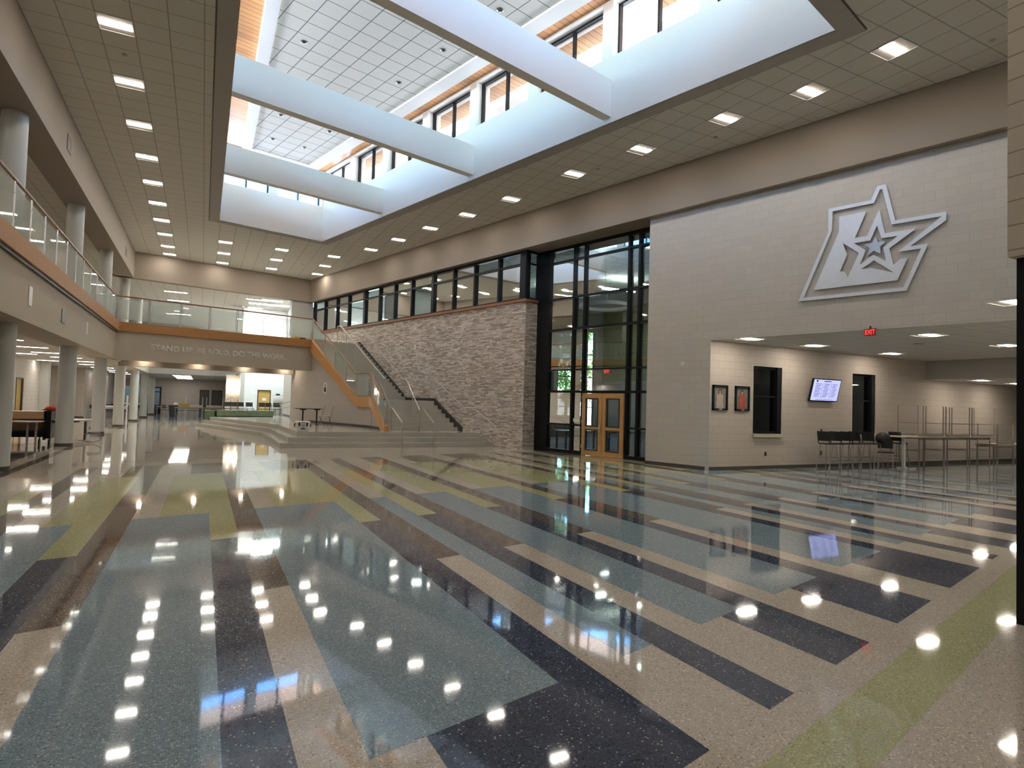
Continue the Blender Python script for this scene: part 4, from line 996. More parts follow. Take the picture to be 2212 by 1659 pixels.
for k, (x_, y_) in enumerate(((2.9, 41.0), (4.1, 41.0), (3.5, 39.2))):
    put_lamp(x_, y_, 7.495, 'added cool fill light over the court, brightening the white wall, %s' % ['left one', 'right one', 'front one'][k], 'added court fill lights', prc)
put_lamp(15.2, 13.6, 3.29, 'added fill light in the office behind the alcove window', 'added office fill lights', prd); put_lamp(20.5, 13.6, 3.29, 'added fill light in the office behind the second alcove window', 'added office fill lights', prd)  # both lamps added to lift the dark office interior
# small recessed cans in the skylight ceiling
def make_can():
    t = empty('recessed_downlight', (0, 0, 0))
    b = MB(); n = 20; P_ = []; F_ = []
    for i in range(n):
        a = 2*math.pi*i/n
        for r_, z_ in ((.10, -.008), (.085, -.012), (.055, .03)): P_.append((r_*math.cos(a), r_*math.sin(a), z_))
    for i in range(n):
        j = (i+1) % n
        for q in range(2): F_.append((i*3+q, j*3+q, j*3+q+1, i*3+q+1))
    b.add(P_, F_); b.build('trim_ring', 'silver', t); MB().cyl(0, 0, -.004, -.002, .06, 16).build('bulb', 'blackp', t)
    return t
can = make_can()
for k, (x_, y_) in enumerate(((2.12, 17.69), (5.07, 18.48), (5.67, 16.11), (2.05, 22.71), (3.81, 23.19), (2.0, 25.0), (3.2, 25.2), (6.31, 13.74))):
    lb = 'small recessed downlight in the skylight ceiling, ' + ['left of the two front bays', 'right of the middle bay', 'near the nearest beam', 'left of the back bay', 'right of the back bay', 'back left corner', 'back right corner', 'above the nearest beam'][k]
    if k == 0: can.location = (x_, y_, 11.638); tag(can, lb, 'downlight', 'skylight downlights')
    else: copy_tree(can, (x_, y_, 11.638), 0, lb, 'skylight downlights')['category'] = 'downlight'
# sconces
for k, (x_, y_) in enumerate(((1.58, 43.4), (1.98, 43.4))):
    t = empty('wall_sconce', (x_, y_, 2.2)); tag(t, 'glowing tall wall sconce near the bright white wall, %s of the pair' % ['left', 'right'][k], 'wall light', 'pair of sconces')
    MB().box(x_-.07, x_+.07, y_-.09, y_-.03, 2.12, 2.48).build('shade', 'lamp_c', t); MB().box(x_-.03, x_+.03, y_-.03, y_, 2.2, 2.4).build('backplate', 'steel', t)
c = MB().box(1.3, 2.15, 43.42, 43.6, 0, 3.06); struct(c.build('wall_sconce_panel', 'cmu_x'), 'wall piece carrying the two sconces', 'wall')
# sconce-like scallops under the bridge
for k, d in enumerate((5.9, 8.1, 10.2, 12.2)):
    t = empty('recessed_downlight', W(d, 30.75, 3.24)); tag(t, 'recessed downlight under the bridge, %s from the left' % ORDF[k], 'downlight', 'downlights under the bridge')
    b = MB(W); b.cyl(d, 30.95, 3.22, 3.248, .10, 16); b.build('trim_ring', 'white_metal', t)
    b = MB(W); b.cyl(d, 30.95, 3.212, 3.219, .085, 16); b.build('bulb', 'lamp_c', t)

# ================================================================== EMBLEM ON THE RIGHT WALL
OUT = [(6.49, 4.41), (5.8, 6.01), (5.8, 6.57), (4.88, 6.57), (4.75, 6.86), (4.58, 6.86), (4.39, 6.0), (3.44, 5.99), (3.44, 5.81), (4.09, 5.37), (3.76, 5.37), (4.16, 4.40)]
INN = [(6.36, 4.49), (5.72, 6.03), (5.71, 6.49), (4.82, 6.49), (4.7, 6.77), (4.65, 6.77), (4.46, 5.92), (3.52, 5.91), (4.32, 5.29), (3.89, 5.28), (4.22, 4.48)]
BODY = [(6.12, 4.65), (5.56, 5.97), (5.56, 6.33), (4.98, 6.33), (5.21, 5.76), (4.96, 5.75), (4.71, 6.31), (4.59, 5.75), (3.98, 5.74), (4.5, 5.39), (4.42, 5.01), (4.28, 5.12), (4.14, 5.12), (4.34, 4.65)]
H1 = [(5.23, 5.64), (4.89, 5.64), (4.75, 5.96), (4.66, 5.65), (4.34, 5.64), (4.62, 5.43), (4.56, 5.11), (4.82, 5.3), (5.1, 5.12), (4.98, 5.43)]
H2 = [(5.47, 5.68), (5.12, 5.39), (5.36, 4.84), (5.42, 5.0), (5.53, 5.02), (5.38, 5.4)]
H3 = [(5.07, 5.01), (4.81, 5.17), (4.4, 4.83), (4.85, 5.0)]
STAR = [(4.77, 5.73), (4.73, 5.57), (4.56, 5.56), (4.68, 5.46), (4.67, 5.29), (4.81, 5.39), (4.94, 5.29), (4.9, 5.47), (5.02, 5.57), (4.84, 5.57)]
def plate(name, loops, mat, parent, d_back=15.235, th=.03, frame=W):
    cu = bpy.data.curves.new('p', 'CURVE'); cu.dimensions = '2D'; cu.fill_mode = 'BOTH'; cu.extrude = th/2
    for lp in loops:
        sp = cu.splines.new('POLY'); sp.points.add(len(lp)-1); sp.use_cyclic_u = True
        for i, (s, z) in enumerate(lp): sp.points[i].co = (-s, z, 0, 1)
    o = bpy.data.objects.new('p', cu); COL.objects.link(o); dg = bpy.context.evaluated_depsgraph_get(); dg.update()
    me = bpy.data.meshes.new_from_object(o.evaluated_get(dg)); bpy.data.objects.remove(o); bpy.data.curves.remove(cu)
    b = MB(frame); b.add([(d_back-v.co.z, -v.co.x, v.co.y) for v in me.vertices], [tuple(p.vertices) for p in me.polygons])
    bpy.data.meshes.remove(me); return b.build(name, mat, parent)
t = empty('wall_emblem', W(15.28, 4.9, 5.6), A15); tag(t, 'large brushed metal star and letter emblem mounted on the cream block wall', 'emblem')
plate('outline_plate', [OUT, INN], 'logo', t); plate('letter_plate', [BODY, H1, H2, H3], 'logo', t); plate('star_plate', [STAR], 'logo2', t)
MB(W).box(15.25, 15.28, 4.75, 4.85, 5.45, 5.52).box(15.25, 15.28, 5.75, 5.8, 5.2, 5.3).box(15.25, 15.28, 6.05, 6.1, 5.2, 5.3).build('standoff', 'steel', t)

# exit signs
def exit_sign(p, xdir, wd, ht, label):
    x = Vector(xdir).normalized(); n_ = x.cross(Vector((0, 0, 1)))
    fr = lambda a, b, z: Vector(p)+x*a-n_*b+Vector((0, 0, z))
    t = empty('exit_sign', p); tag(t, label, 'exit sign')
    MB(fr).box(-wd/2, wd/2, 0, .04, 0, ht).build('housing', 'exitbody', t)
    MB(fr).box(-.02, .02, .01, .03, ht, ht+.06).build('mount', 'steel_d', t)
    add_text('lettering', 'EXIT', fr(-wd*.42, -.003, ht*.16), x, wd*.84, ht*.68, 'red', .002, .02, t)
exit_sign(W(15.24, 4.88, 3.46)+Vector((0, 0, 0)), (SN, -CN, 0), .24, .16, 'small red lit exit sign under the emblem wall at the alcove opening')
exit_sign(W(16.9, 13.85, 2.84), (SN, -CN, 0), .30, .2, 'small red exit sign inside the library above the double door')
# wall devices
def device(name, fr, ext, label, mats_=('white_metal', 'steel_d')):
    a0, a1, b0, b1, z0, z1 = ext; o = MB(fr).box(a0, a1, b0, b1, z0, z1).build(name, mats_[0], bevel=.004); tag(o, label, name.replace('_', ' ')); return o
device('wall_sensor', W, (15.25, 15.28, 9.68, 9.79, 2.92, 3.03), 'small white square sensor on the cream block wall')
device('wall_sensor', W, (15.29, 15.33, 23.75, 23.9, 4.05, 4.3), 'small white box high on the ledger stone wall')
device('wall_outlet', AL, (14.38, 14.46, 12.29, 12.3, .38, .50), 'dark outlet low on the alcove wall under the first window', ('steel_d',))
device('wall_outlet', AL, (16.78, 16.86, 12.29, 12.3, .38, .50), 'dark outlet low on the alcove wall under the screen', ('steel_d',))
device('wall_switch', AL, (16.78, 16.86, 12.29, 12.3, 1.05, 1.18), 'dark switch plate on the alcove wall below the screen', ('steel_d',))
device('wall_speaker', G, (-3.25, -3.235, 15.5, 15.75, 3.4, 3.8), 'white rectangular plate on the balcony face, nearer one')
device('wall_speaker', G, (-3.25, -3.235, 22.35, 22.6, 3.42, 3.8), 'white rectangular plate on the balcony face, further one')
device('air_vent', G, (-3.25, -3.235, 18.75, 19.2, 3.4, 3.75), 'grey louvred vent on the balcony face', ('steel_d',))
device('air_vent', G, (-3.3, -3.285, 18.6, 19.1, 7.75, 8.15), 'dark vent high on the taupe bulkhead, nearer one', ('base',))
device('air_vent', G, (-3.3, -3.285, 31.6, 32.1, 7.75, 8.15), 'dark vent high on the taupe bulkhead near the far corner', ('base',))
for k, (x_, y_) in enumerate(((11.57, 11.6), (-1.75, 14.9), (12.9, 6.0), (10.2, 14.9), (4.4, 33.5))):
    b = MB(); b.cyl(x_, y_, ZC-.02, ZC, .05, 14); o = b.build('sprinkler_cap', 'gyp'); tag(o, 'small round sprinkler cap in the hall ceiling, %s' % ['right strip', 'by the first left light', 'near the right edge', 'right strip further back', 'beyond the skylight'][k], 'sprinkler')
b = MB(); b.cyl(17.0, 9.6, 3.585, 3.6, .14, 20); o = b.build('ceiling_speaker', 'gyp'); tag(o, 'round speaker grille in the alcove ceiling', 'speaker')

# portraits
for k, x0_ in enumerate((12.33, 13.17)):
    t = empty('framed_portrait', (x0_+.28, 12.28, 1.67)); tag(t, ['black-framed portrait of a person in pale clothes, left of the pair', 'black-framed portrait of a person in red floral clothes, beside the first window'][k], 'framed picture', 'portraits in the alcove')
    b = MB(AL)
    for (u0, u1, z0, z1) in ((0, .05, 0, .70), (.50, .55, 0, .70), (0, .55, 0, .05), (0, .55, .65, .70)): b.box(x0_+u0, x0_+u1, 12.25, 12.3, 1.67+z0, 1.67+z1)
    b.build('frame', 'black', t)
    MB(AL).box(x0_+.05, x0_+.5, 12.285, 12.295, 1.72, 2.32).build('print', 'photo_bg', t)
    fg = MB(AL); cx = x0_+.275
    fg.prism([(0, 0)]*0 or [(cx-.13, 12.28), (cx+.13, 12.28), (cx+.13, 12.285), (cx-.13, 12.285)], 1.72, 1.74)
    fg.vprism([(cx-.14, 1.72), (cx+.14, 1.72), (cx+.11, 1.98), (cx+.13, 2.08), (cx+.04, 2.13), (cx-.04, 2.13), (cx-.13, 2.08), (cx-.11, 1.98)], 12.278, 12.285, axis=1)
    fg.build('printed_clothes', ['photo_pale', 'photo_red'][k], t)
    hd = MB(AL); hd.vprism([(cx+.045*math.cos(a), 2.185+.06*math.sin(a)) for a in [i*math.pi/6 for i in range(12)]], 12.276, 12.284, axis=1); hd.build('printed_face', 'photo_skin', t)
    hr = MB(AL); hr.vprism([(cx-.055, 2.13), (cx-.06, 2.2), (cx-.03, 2.255), (cx+.03, 2.255), (cx+.06, 2.2), (cx+.055, 2.13), (cx+.045, 2.2), (cx, 2.225), (cx-.045, 2.2)], 12.274, 12.283, axis=1); hr.build('printed_hair', 'photo_hair', t)
    MB(AL).box(x0_+.22, x0_+.33, 12.245, 12.25, 1.685, 1.705).build('nameplate', 'paper', t)
# tilted screen
t = empty('wall_screen', (16.75, 12.2, 2.05)); tag(t, 'flat screen tilted forward on the alcove wall, lavender page with a table of text', 'television')
def scr(a, b, z): return AL(16.12+a, 12.19-.16*z/.7-b, 2.03+z*.985)
MB(scr).box(0, 1.26, -.06, 0, 0, .70).build('bezel', 'black', t); MB(scr).box(.03, 1.23, 0, .004, .03, .67).build('panel', 'screen', t)
MB(AL).box(16.6, 16.9, 12.22, 12.3, 2.3, 2.5).build('wall_bracket', 'steel_d', t)
b = MB(scr)
b.box(.48, .80, .004, .008, .61, .635); b.box(.14, .20, .004, .008, .59, .655)
for x_ in (.10, .46, .84, 1.20): pass
for i in range(9):
    z_ = .53-.048*i
    for x0_, w_ in ((.12, .28), (.50, .26), (.88, .24)): b.box(x0_+.02*(i % 2), x0_+w_-.03*((i*7) % 3), .004, .007, z_, z_+.014)
for x_ in (.44, .83): b.box(x_, x_+.008, .004, .007, .10, .56)
b.box(.25, 1.05, .004, .007, .055, .065)
b.build('table_text', 'screen_txt', t)

# ================================================================== FURNITURE BUILDERS (local frame, facing +x)
def make_stool():
    t = empty('bar_stool', (0, 0, 0)); b = MB()
    b.prism([(-.17, -.20), (.17, -.19), (.22, -.12), (.22, .12), (.17, .19), (-.17, .20)], .76, .79); b.build('seat', 'blackp', t, bevel=.01)
    b = MB(); n = 7
    P_ = []; F_ = []
    for i in range(n):
        y = -.19+.38*i/(n-1); c_ = -.20-.03*math.cos(math.pi*(i/(n-1)-.5))
        for z, dx in ((.86, 0), (1.02, -.03), (1.14, -.05)): P_.append((c_+dx, y, z)); P_.append((c_+dx-.018, y, z))
    for i in range(n-1):
        for q in range(2):
            a = i*6+q*2; F_ += [(a, a+6, a+8, a+2), (a+1, a+3, a+9, a+7)]
        F_ += [(i*6, i*6+1, i*6+7, i*6+6), (i*6+4, i*6+10, i*6+11, i*6+5)]
    F_ += [(0, 2, 3, 1), (2, 4, 5, 3), (36, 37, 39, 38), (38, 39, 41, 40)]
    b.add(P_, F_); b.build('backrest', 'blackp', t)
    for sy in (-1, 1):
        MB().tube([(-.15, .17*sy, .77), (-.22, .17*sy, .80), (-.235, .17*sy, .92)], .014, 6).build('back_support', 'blackp', t)
        MB().tube([(-.13, .15*sy, .76), (-.26, .21*sy, 0)], .013, 6).build('leg', 'greyleg', t)
        MB().tube([(.15, .15*sy, .76), (.24, .21*sy, 0)], .013, 6).build('leg', 'greyleg', t)
    b = MB()
    for z, k in ((.25, .72), (.36, .8)):
        xa, xb, yy = -.13-.13*(1-z/.76), .15+.09*(1-z/.76), .15+.06*(1-z/.76)
        for p, q in (((xa, -yy, z), (xb, -yy, z)), ((xb, -yy, z), (xb, yy, z)), ((xb, yy, z), (xa, yy, z)), ((xa, yy, z), (xa, -yy, z))): b.tube([p, q], .009, 5)
    b.build('footrest', 'greyleg', t); return t
def make_table(wd, dp, h, top='tabletop', leg='greyleg', stretch=None, r=.018, apron=True):
    t = empty('table', (0, 0, 0)); MB().box(-wd/2, wd/2, -dp/2, dp/2, h-.03, h).build('tabletop', top, t)
    for sx in (-1, 1):
        for sy in (-1, 1): MB().box(sx*(wd/2-.05)-r, sx*(wd/2-.05)+r, sy*(dp/2-.05)-r, sy*(dp/2-.05)+r, 0, h-.03).build('leg', leg, t)
    if apron: MB().box(-wd/2+.05, wd/2-.05, -dp/2+.05, -dp/2+.07, h-.09, h-.03).box(-wd/2+.05, wd/2-.05, dp/2-.07, dp/2-.05, h-.09, h-.03).build('apron', leg, t)
    if stretch:
        b = MB()
        for sy in (-1, 1): b.box(-wd/2+.05, wd/2-.05, sy*(dp/2-.05)-.01, sy*(dp/2-.05)+.01, stretch, stretch+.02)
        for sx in (-1, 1): b.box(sx*(wd/2-.05)-.01, sx*(wd/2-.05)+.01, -dp/2+.05, dp/2-.05, stretch, stretch+.02)
        b.build('stretcher', leg, t)
    return t
def make_chair(mat='blackp', leg='greyleg', h=.45):
    t = empty('chair', (0, 0, 0)); MB().box(-.2, .22, -.22, .22, h-.03, h).build('seat', mat, t, bevel=.012)
    b = MB(); b.vprism([(-.22, h+.12), (-.20, h+.12), (-.25, h+.38), (-.27, h+.38)], -.2, .2, axis=1); b.build('backrest', mat, t)
    for sy in (-1, 1):
        MB().tube([(-.18, .19*sy, h-.03), (-.21, .19*sy, h+.2)], .012, 5).build('back_support', leg, t)
        MB().tube([(-.17, .18*sy, h-.03), (-.24, .2*sy, 0)], .012, 5).build('leg', leg, t); MB().tube([(.18, .18*sy, h-.03), (.22, .2*sy, 0)], .012, 5).build('leg', leg, t)
    return t
def place(pr, loc, rz, label, cat, group=None, rx=0):
    if not pr.get('placed'):
        pr['placed'] = 1; pr.location = loc; pr.rotation_euler = (rx, 0, rz); tag(pr, label, cat, group); return pr
    o = copy_tree(pr, loc, rz, label, group); o.rotation_euler = (rx, 0, rz); o['category'] = cat; return o

# ---- alcove: stools, seat, T-leg table, stacked tall tables
sp = make_stool()
for k, (x_, y_, a_) in enumerate(((16.5, 11.85, .08), (17.02, 11.8, -.05), (17.5, 11.82, .1), (17.98, 11.86, -.08), (18.5, 11.8, .05))):
    place(sp, (x_, y_, 0), a_, 'black bar stool in the row under the screen, %s from the left' % ORDF[k], 'stool', 'row of bar stools')
place(sp, (19.95, 11.85, 0), .05, 'black bar stool behind the pale folding table', 'stool', 'row of bar stools')
ch = make_chair('blackp', 'steel', .52)
place(ch, (19.1, 11.75, 0), .5, 'black chair turned away at the end of the stool row', 'chair')
b = MB(); b.ball((18.95, 11.75, .93), .25, .2, .2, 12); o = b.build('black_bag', 'blackp', smooth=True); tag(o, 'black rounded bag lying on the seat at the end of the stool row', 'bag')
t = empty('folding_table', (19.9, 11.5, 0)); tag(t, 'narrow pale table on a white T leg at the left end of the stacked tables', 'table')
MB().box(19.05, 20.4, 11.2, 11.85, 1.0, 1.03).build('tabletop', 'tabletop', t)
MB().box(19.56, 19.64, 11.46, 11.54, .05, 1.0).build('leg', 'white_metal', t); MB().box(19.5, 20.0, 11.35, 11.42, 0, .05).box(19.5, 20.0, 11.6, 11.67, 0, .05).box(19.56, 19.64, 11.35, 11.67, 0, .06).build('foot', 'white_metal', t)
tt = make_table(1.5, .72, 1.0, stretch=.55, r=.014)
for k, x_ in enumerate((21.0, 22.35, 23.75)):
    place(tt, (x_+.02, 11.75, 0), 0, 'tall standing table under the stacked ones, %s from the left' % ORDF[k], 'table', 'tall tables standing')
for k, x_ in enumerate((20.85, 22.4, 23.95)):
    o = copy_tree(tt, (x_, 11.7, 2.0), 0, 'tall table turned upside down on top of the others, %s from the left' % ORDF[k], 'tall tables upside down'); o.rotation_euler = (math.pi, 0, 0)
    o['category'] = 'table'
t2 = make_table(1.2, .7, .72, stretch=None, r=.02, top='tan_fold')
for k, x_ in enumerate((25.4, 26.75)):
    place(t2, (x_, 11.7, 0), 0, 'low table with upturned one on it by the alcove end, %s' % ORDF[k], 'table', 'low tables standing')
    o = copy_tree(t2, (x_+.03, 11.7, 1.45), 0, 'low table turned upside down at the alcove end, %s' % ORDF[k], 'low tables upside down'); o.rotation_euler = (math.pi, 0, 0); o['category'] = 'table'

# ---- platform: cooler, table, folding chair, ramp rail, bench
t = empty('cooler', (3.2, 22.72, .496)); tag(t, 'small white hard cooler with black latches on the platform edge', 'cooler')
b = MB(); zb = .497
P_ = []
for (s_, z_) in ((.82, 0), (1, .27)): P_ += [(3.2-.23*s_, 22.72-.17*s_, zb+z_), (3.2+.23*s_, 22.72-.17*s_, zb+z_), (3.2+.23*s_, 22.72+.17*s_, zb+z_), (3.2-.23*s_, 22.72+.17*s_, zb+z_)]
b.add(P_, [(0, 3, 2, 1), (4, 5, 6, 7), (0, 1, 5, 4), (1, 2, 6, 5), (2, 3, 7, 6), (3, 0, 4, 7)]); b.build('tub', 'cooler', t, bevel=.02)
MB().box(2.955, 3.445, 22.535, 22.905, zb+.27, zb+.36).build('lid', 'cooler', t, bevel=.03)
for x_ in (3.07, 3.33): MB().box(x_-.03, x_+.03, 22.515, 22.54, zb+.19, zb+.32).build('latch', 'blackp', t)
MB().box(3.13, 3.27, 22.545, 22.56, zb+.08, zb+.12).box(3.15, 3.25, 22.525, 22.54, zb+.30, zb+.32).build('label_strip', 'blackp', t)
b = MB(); b.tube([(3.2+.035*math.cos(a), 22.545, zb+.205+.035*math.sin(a)) for a in [i*math.pi/6 for i in range(13)]], .008, 5); b.build('badge', 'blackp', t)
for sx in (-1, 1): MB().tube([(3.2+.24*sx, 22.65, zb+.30), (3.2+.28*sx, 22.65, zb+.2), (3.2+.27*sx, 22.72, zb+.16), (3.2+.28*sx, 22.8, zb+.2), (3.2+.24*sx, 22.8, zb+.30)], .012, 6).build('rope_handle', 'blackp', t)
t = empty('folding_table', (4.15, 28.5, .496)); tag(t, 'dark folding table standing on the platform', 'table')
MB().box(3.65, 4.8, 28.1, 28.8, 1.20, 1.23).build('tabletop', 'steel_d', t)
for x_ in (4.0, 4.6):
    MB().box(x_-.03, x_+.03, 28.42, 28.48, .52, 1.2).build('leg', 'blackp', t); MB().box(x_-.03, x_+.03, 28.15, 28.75, .497, .53).build('foot', 'blackp', t); MB().box(x_-.12, x_+.12, 28.35, 28.55, 1.15, 1.2).build('bracket', 'blackp', t)
t = empty('folding_chair', (4.72, 26.9, .496), math.radians(200)); tag(t, 'beige folding chair facing the dark table on the platform', 'chair')
fr_ = lambda a, b, z: Vector((4.72, 26.9, .497)) + Matrix.Rotation(math.radians(232), 3, 'Z') @ Vector((a, b, z))
MB(fr_).box(-.2, .2, -.2, .2, .43, .46).build('seat', 'tan_fold', t, bevel=.01)
b = MB(fr_); b.vprism([(-.235, .58), (-.215, .58), (-.30, .88), (-.32, .88)], -.21, .21, axis=1); b.build('backrest', 'tan_fold', t, bevel=.006)
for sy in (-.21, .21):
    MB(fr_).tube([(.22, sy, 0), (-.32, sy, .88)], .012, 6).build('leg', 'steel_d', t); MB(fr_).tube([(-.27, sy, 0), (.16, sy, .44)], .012, 6).build('leg', 'steel_d', t)
MB(fr_).tube([(-.24, -.21, .06), (-.24, .21, .06)], .009, 5).tube([(.18, -.21, .07), (.18, .21, .07)], .009, 5).build('crossbar', 'steel_d', t)
t = empty('ramp_handrail', (4.3, 39, .496)); tag(t, 'steel ramp handrail on posts in front of the bright white wall', 'handrail')
RP = [(3.75, 41.0, 1.12), (4.25, 39.6, 1.30), (4.55, 36.5, 1.5), (4.66, 33.8, 1.66)]
MB().tube(RP, .02, 8).build('rail', 'steel_d', t)
MB().tube([(p[0], p[1], p[2]-.3) for p in RP[1:]], .014, 6).build('lower_rail', 'steel_d', t)
for p in RP[:3]: MB().tube([(p[0], p[1], .496), p], .016, 6).build('post', 'steel_d', t)
t = empty('long_bench', (2.1, 38.7, .496), math.atan(.25)); tag(t, 'long low bench in green patterned cover along the back of the platform', 'bench')
bf = lambda a, b, z: Vector((.75, 38.15, .497)) + Matrix.Rotation(math.atan(.27), 3, 'Z') @ Vector((a, b, z))
MB(bf).box(0, 3.2, 0, .5, .04, .38).build('seat', 'green_seat', t, bevel=.02); MB(bf).box(.05, 3.15, .04, .46, 0, .04).build('plinth', 'blackp', t)
t2b = empty('long_bench', (.4, 38.5, .33)); tag(t2b, 'short green patterned bench end beside the long bench', 'bench')
MB().box(.12, .62, 38.1, 39.0, .34, .85).build('seat', 'green_seat', t2b, bevel=.02)
lc = make_chair('blackp', 'blackp', .45)
for k in range(7):
    x_ = 1.35+.42*k+(.35 if k > 3 else 0); o = place(lc, (x_, 40.3+.11*k, .497), math.radians(-80+9*(k % 3)), 'dark chair behind the long bench, %s from the left' % ORDF[k], 'chair', 'chairs behind the bench')
t = empty('music_stand', (1.55, 41.6, 0)); tag(t, 'dark tripod stand with a tilted head beside the sconces', 'stand')
MB().tube([(1.55, 41.6, .35), (1.55, 41.6, 1.45)], .02, 6).build('pole', 'steel_d', t)
for a in (0, 2.1, 4.2): MB().tube([(1.55, 41.6, .55), (1.55+.32*math.cos(a), 41.6+.32*math.sin(a), 0)], .012, 5).build('leg', 'steel_d', t)
MB().tube([(1.25, 41.6, 1.42), (1.62, 41.6, 1.62), (1.8, 41.6, 1.5)], .03, 6).build('head', 'greyleg', t)
t = empty('wire_shelf', (4.45, 43.1, 0)); tag(t, 'white wire shelf unit against the bright wall right of the door', 'shelf')
for x_ in (4.15, 4.75):
    for y_ in (42.95, 43.25): MB().box(x_-.012, x_+.012, y_-.012, y_+.012, 0, 1.85).build('post', 'white_metal', t)
for z_ in (.35, 1.1, 1.8): MB().box(4.15, 4.75, 42.95, 43.25, z_, z_+.02).build('shelf', 'greyleg', t)
o = MB().box(4.32, 4.55, 43.0, 43.2, 1.82, 1.93).build('dark_box', 'blackp'); tag(o, 'small dark box on top of the white wire shelf', 'box')
o = MB(W).box(12.745, 12.76, 27.4, 27.75, 1.93, 2.44).build('poster', 'paper'); tag(o, 'narrow white poster with a dark figure on the wall under the stair', 'poster')
b = MB(W); b.vprism([(27.5, 2.28), (27.56, 2.40), (27.62, 2.28)], 12.738, 12.744, axis=0); b.vprism([(27.46, 2.05), (27.5, 2.24), (27.64, 2.25), (27.7, 2.08), (27.6, 1.98), (27.5, 2.0)], 12.738, 12.744, axis=0)
MB_o = b.build('printed_figure', 'ink', o)

# ---- left wing furniture beside the first columns
t = empty('work_table', (-4.75, 22.7, 0)); tag(t, 'pale-topped table with grey square legs left of the second column', 'table')
MB().box(-5.6, -4.25, 22.3, 22.95, .73, .76).build('tabletop', 'tabletop', t)
for x_ in (-5.45, -5.1, -4.55, -4.35):
    MB().box(x_-.025, x_+.025, 22.4, 22.45, 0, .73).build('leg', 'greyleg', t)
t = empty('rolling_cabinet', (-4.9, 23.6, 0)); tag(t, 'long plywood-topped black cart on casters behind the pale table', 'cart')
MB().box(-6.0, -4.28, 23.3, 24.0, .80, 1.03).build('wooden_top', 'ply', t); MB().box(-5.95, -4.3, 23.35, 23.95, .24, .42).build('lower_shelf', 'black', t)
MB().box(-4.34, -4.16, 23.3, 24.0, .20, 1.05).build('end_panel', 'black', t); MB().box(-5.9, -4.35, 23.9, 23.95, .42, .8).build('back_panel', 'ply', t)
for x_ in (-5.8, -4.45, -4.2):
    b = MB(); b.tube([(x_-.02, 23.45, .09), (x_+.02, 23.45, .09)], .09, 12); b.tube([(x_, 23.45, .1), (x_, 23.5, .28)], .02, 6); b.build('caster', 'blackp', t)
b = MB(); b.ball((-4.2, 23.5, 1.12), .17, .14, .09, 9); b.add([(-4.45, 23.45, 1.06), (-4.2, 23.35, 1.18), (-4.15, 23.6, 1.25), (-4.3, 23.7, 1.06)], [(0, 1, 2, 3)]); o = b.build('cloth', 'orange'); tag(o, 'crumpled orange-red cloth lying on the end of the plywood cart', 'cloth')
t = empty('round_table', (-3.95, 24.2, 0)); tag(t, 'round pale cafe table with attached seats behind the second column', 'table')
b = MB(); b.cyl(-3.95, 24.2, .74, .77, .75, 32); b.build('tabletop', 'tabletop', t); b = MB(); b.cyl(-3.95, 24.2, .68, .74, .4, 20); b.build('hub', 'black', t)
MB().box(-4.5, -4.42, 24.1, 24.3, .1, .70).box(-3.42, -3.36, 24.1, 24.3, .1, .70).build('upright', 'steel_d', t)
b = MB(); b.cyl(-3.12, 24.0, .34, .38, .17, 18); b.build('seat', 'greyleg', t)
MB().tube([(-3.4, 24.0, .31), (-3.0, 24.0, .33), (-2.93, 24.0, .31), (-2.93, 24.0, .12), (-3.15, 24.0, .03), (-3.6, 24.0, .12)], .02, 6).build('seat_arm', 'greyleg', t)
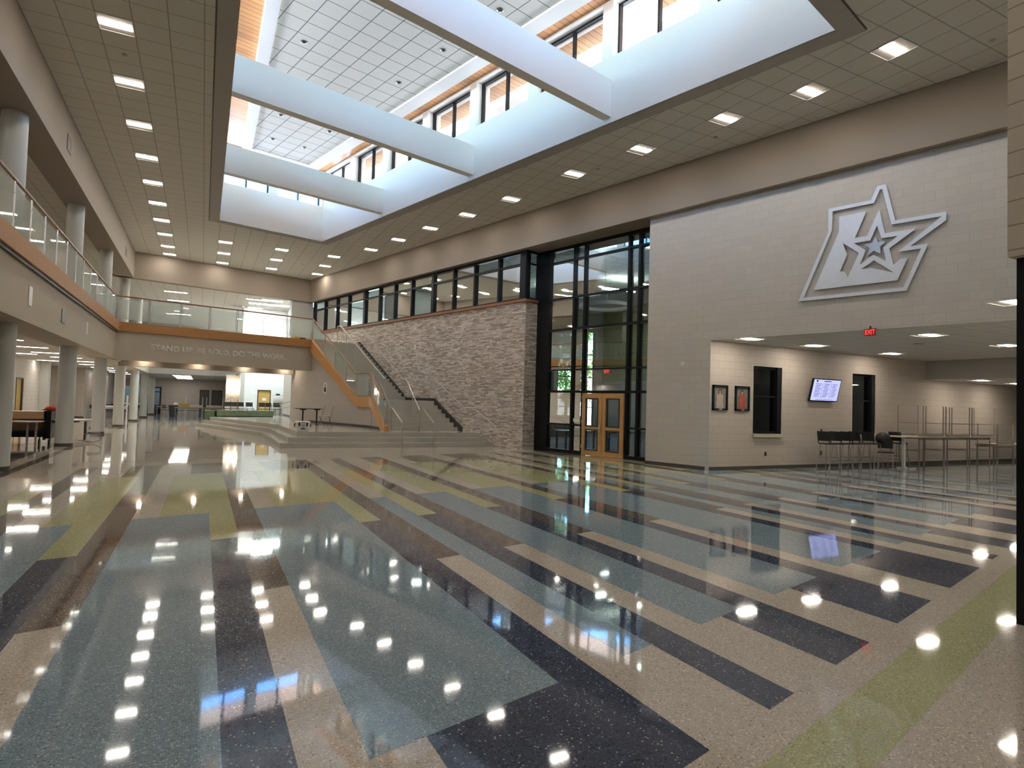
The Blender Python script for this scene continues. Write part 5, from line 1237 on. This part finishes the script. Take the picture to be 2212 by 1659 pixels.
# second column hides the rest of the left wing; tables and chairs further back
hc = make_chair('blackp', 'greyleg', .45); ht = make_table(1.4, .7, .74, 'ply', 'greyleg', r=.02); ht2 = make_table(1.3, .65, .76, 'tabletop', 'white_metal', r=.022)
rnd = random.Random(3)
for k in range(14):
    x_ = -6.3+.62*(k % 4)+rnd.uniform(-.05, .05); y_ = 48.5+2.3*(k//4)+rnd.uniform(-.3, .3)
    place(hc, (x_, y_, 0), rnd.uniform(-3, 3), 'dark chair among the cluster left of the hall columns, %s' % ORD[k], 'chair', 'dark chairs in the left wing')
for k in range(8):
    x_ = -3.1+.55*k; place(hc, (x_, 55.8+rnd.uniform(-.5, .5), 0), rnd.uniform(-3, 3), 'dark chair in the far hall near the exit, %s from the left' % ORDF[k], 'chair', 'dark chairs in the far hall')
for k, (x_, y_) in enumerate(((-2.55, 56.0), (-1.15, 52.3), (-.3, 53.2), (.7, 52.8))):
    place(ht, (x_, y_, 0), 0, 'wooden table in the far hall, %s from the left' % ORDF[k], 'table', 'wooden tables in the far hall')
for k, (x_, y_) in enumerate(((-.6, 55.8), (.9, 56.2), (-5.7, 58.6), (-4.9, 46))):
    place(ht2, (x_, y_, 0), 0, 'pale table at the back of the hall, %s' % ORDF[k], 'table', 'pale tables in the far hall')
    o = copy_tree(ht2, (x_, y_, 1.53), 0, 'pale table turned upside down on another in the hall, %s' % ORDF[k], 'upturned tables in the far hall'); o.rotation_euler = (math.pi, 0, 0); o['category'] = 'table'
t = empty('waste_bin', (-2.0, 54.0, 0)); tag(t, 'large round grey waste bin in the far hall', 'bin')
b = MB(); b.cyl(-2.0, 54.0, .08, .86, .27, 20, r1=.33); b.build('barrel', 'grey_bin', t, smooth=True); b = MB(); b.cyl(-2.0, 54.0, 0, .08, .24, 16); b.build('dolly', 'blackp', t)
b = MB(); b.ball((-1.85, 54, .93), .16, .14, .16, 8); b.build('bin_liner', 'paper', t)
o = MB().box(-1.55, -.85, 51.9, 52.3, .75, 1.05).build('wooden_crate', 'door_y'); tag(o, 'golden wooden crate standing on a hall table', 'crate')
o = MB(W).box(11.9, 12.15, 29.35, 29.5, 4.57, 4.68).build('toolbox', 'yellow'); tag(o, 'small yellow box on the bridge floor near the stair', 'box')
o = MB(W).box(12.2, 12.45, 29.35, 29.5, 4.57, 4.66).build('toolbox', 'blackp'); tag(o, 'small black box on the bridge floor beside the yellow box', 'box')
o = MB(W).box(6.9, 7.6, 29.35, 29.6, 4.57, 4.64).build('cardboard_piece', 'ply'); tag(o, 'flat brown board lying on the bridge floor', 'board')
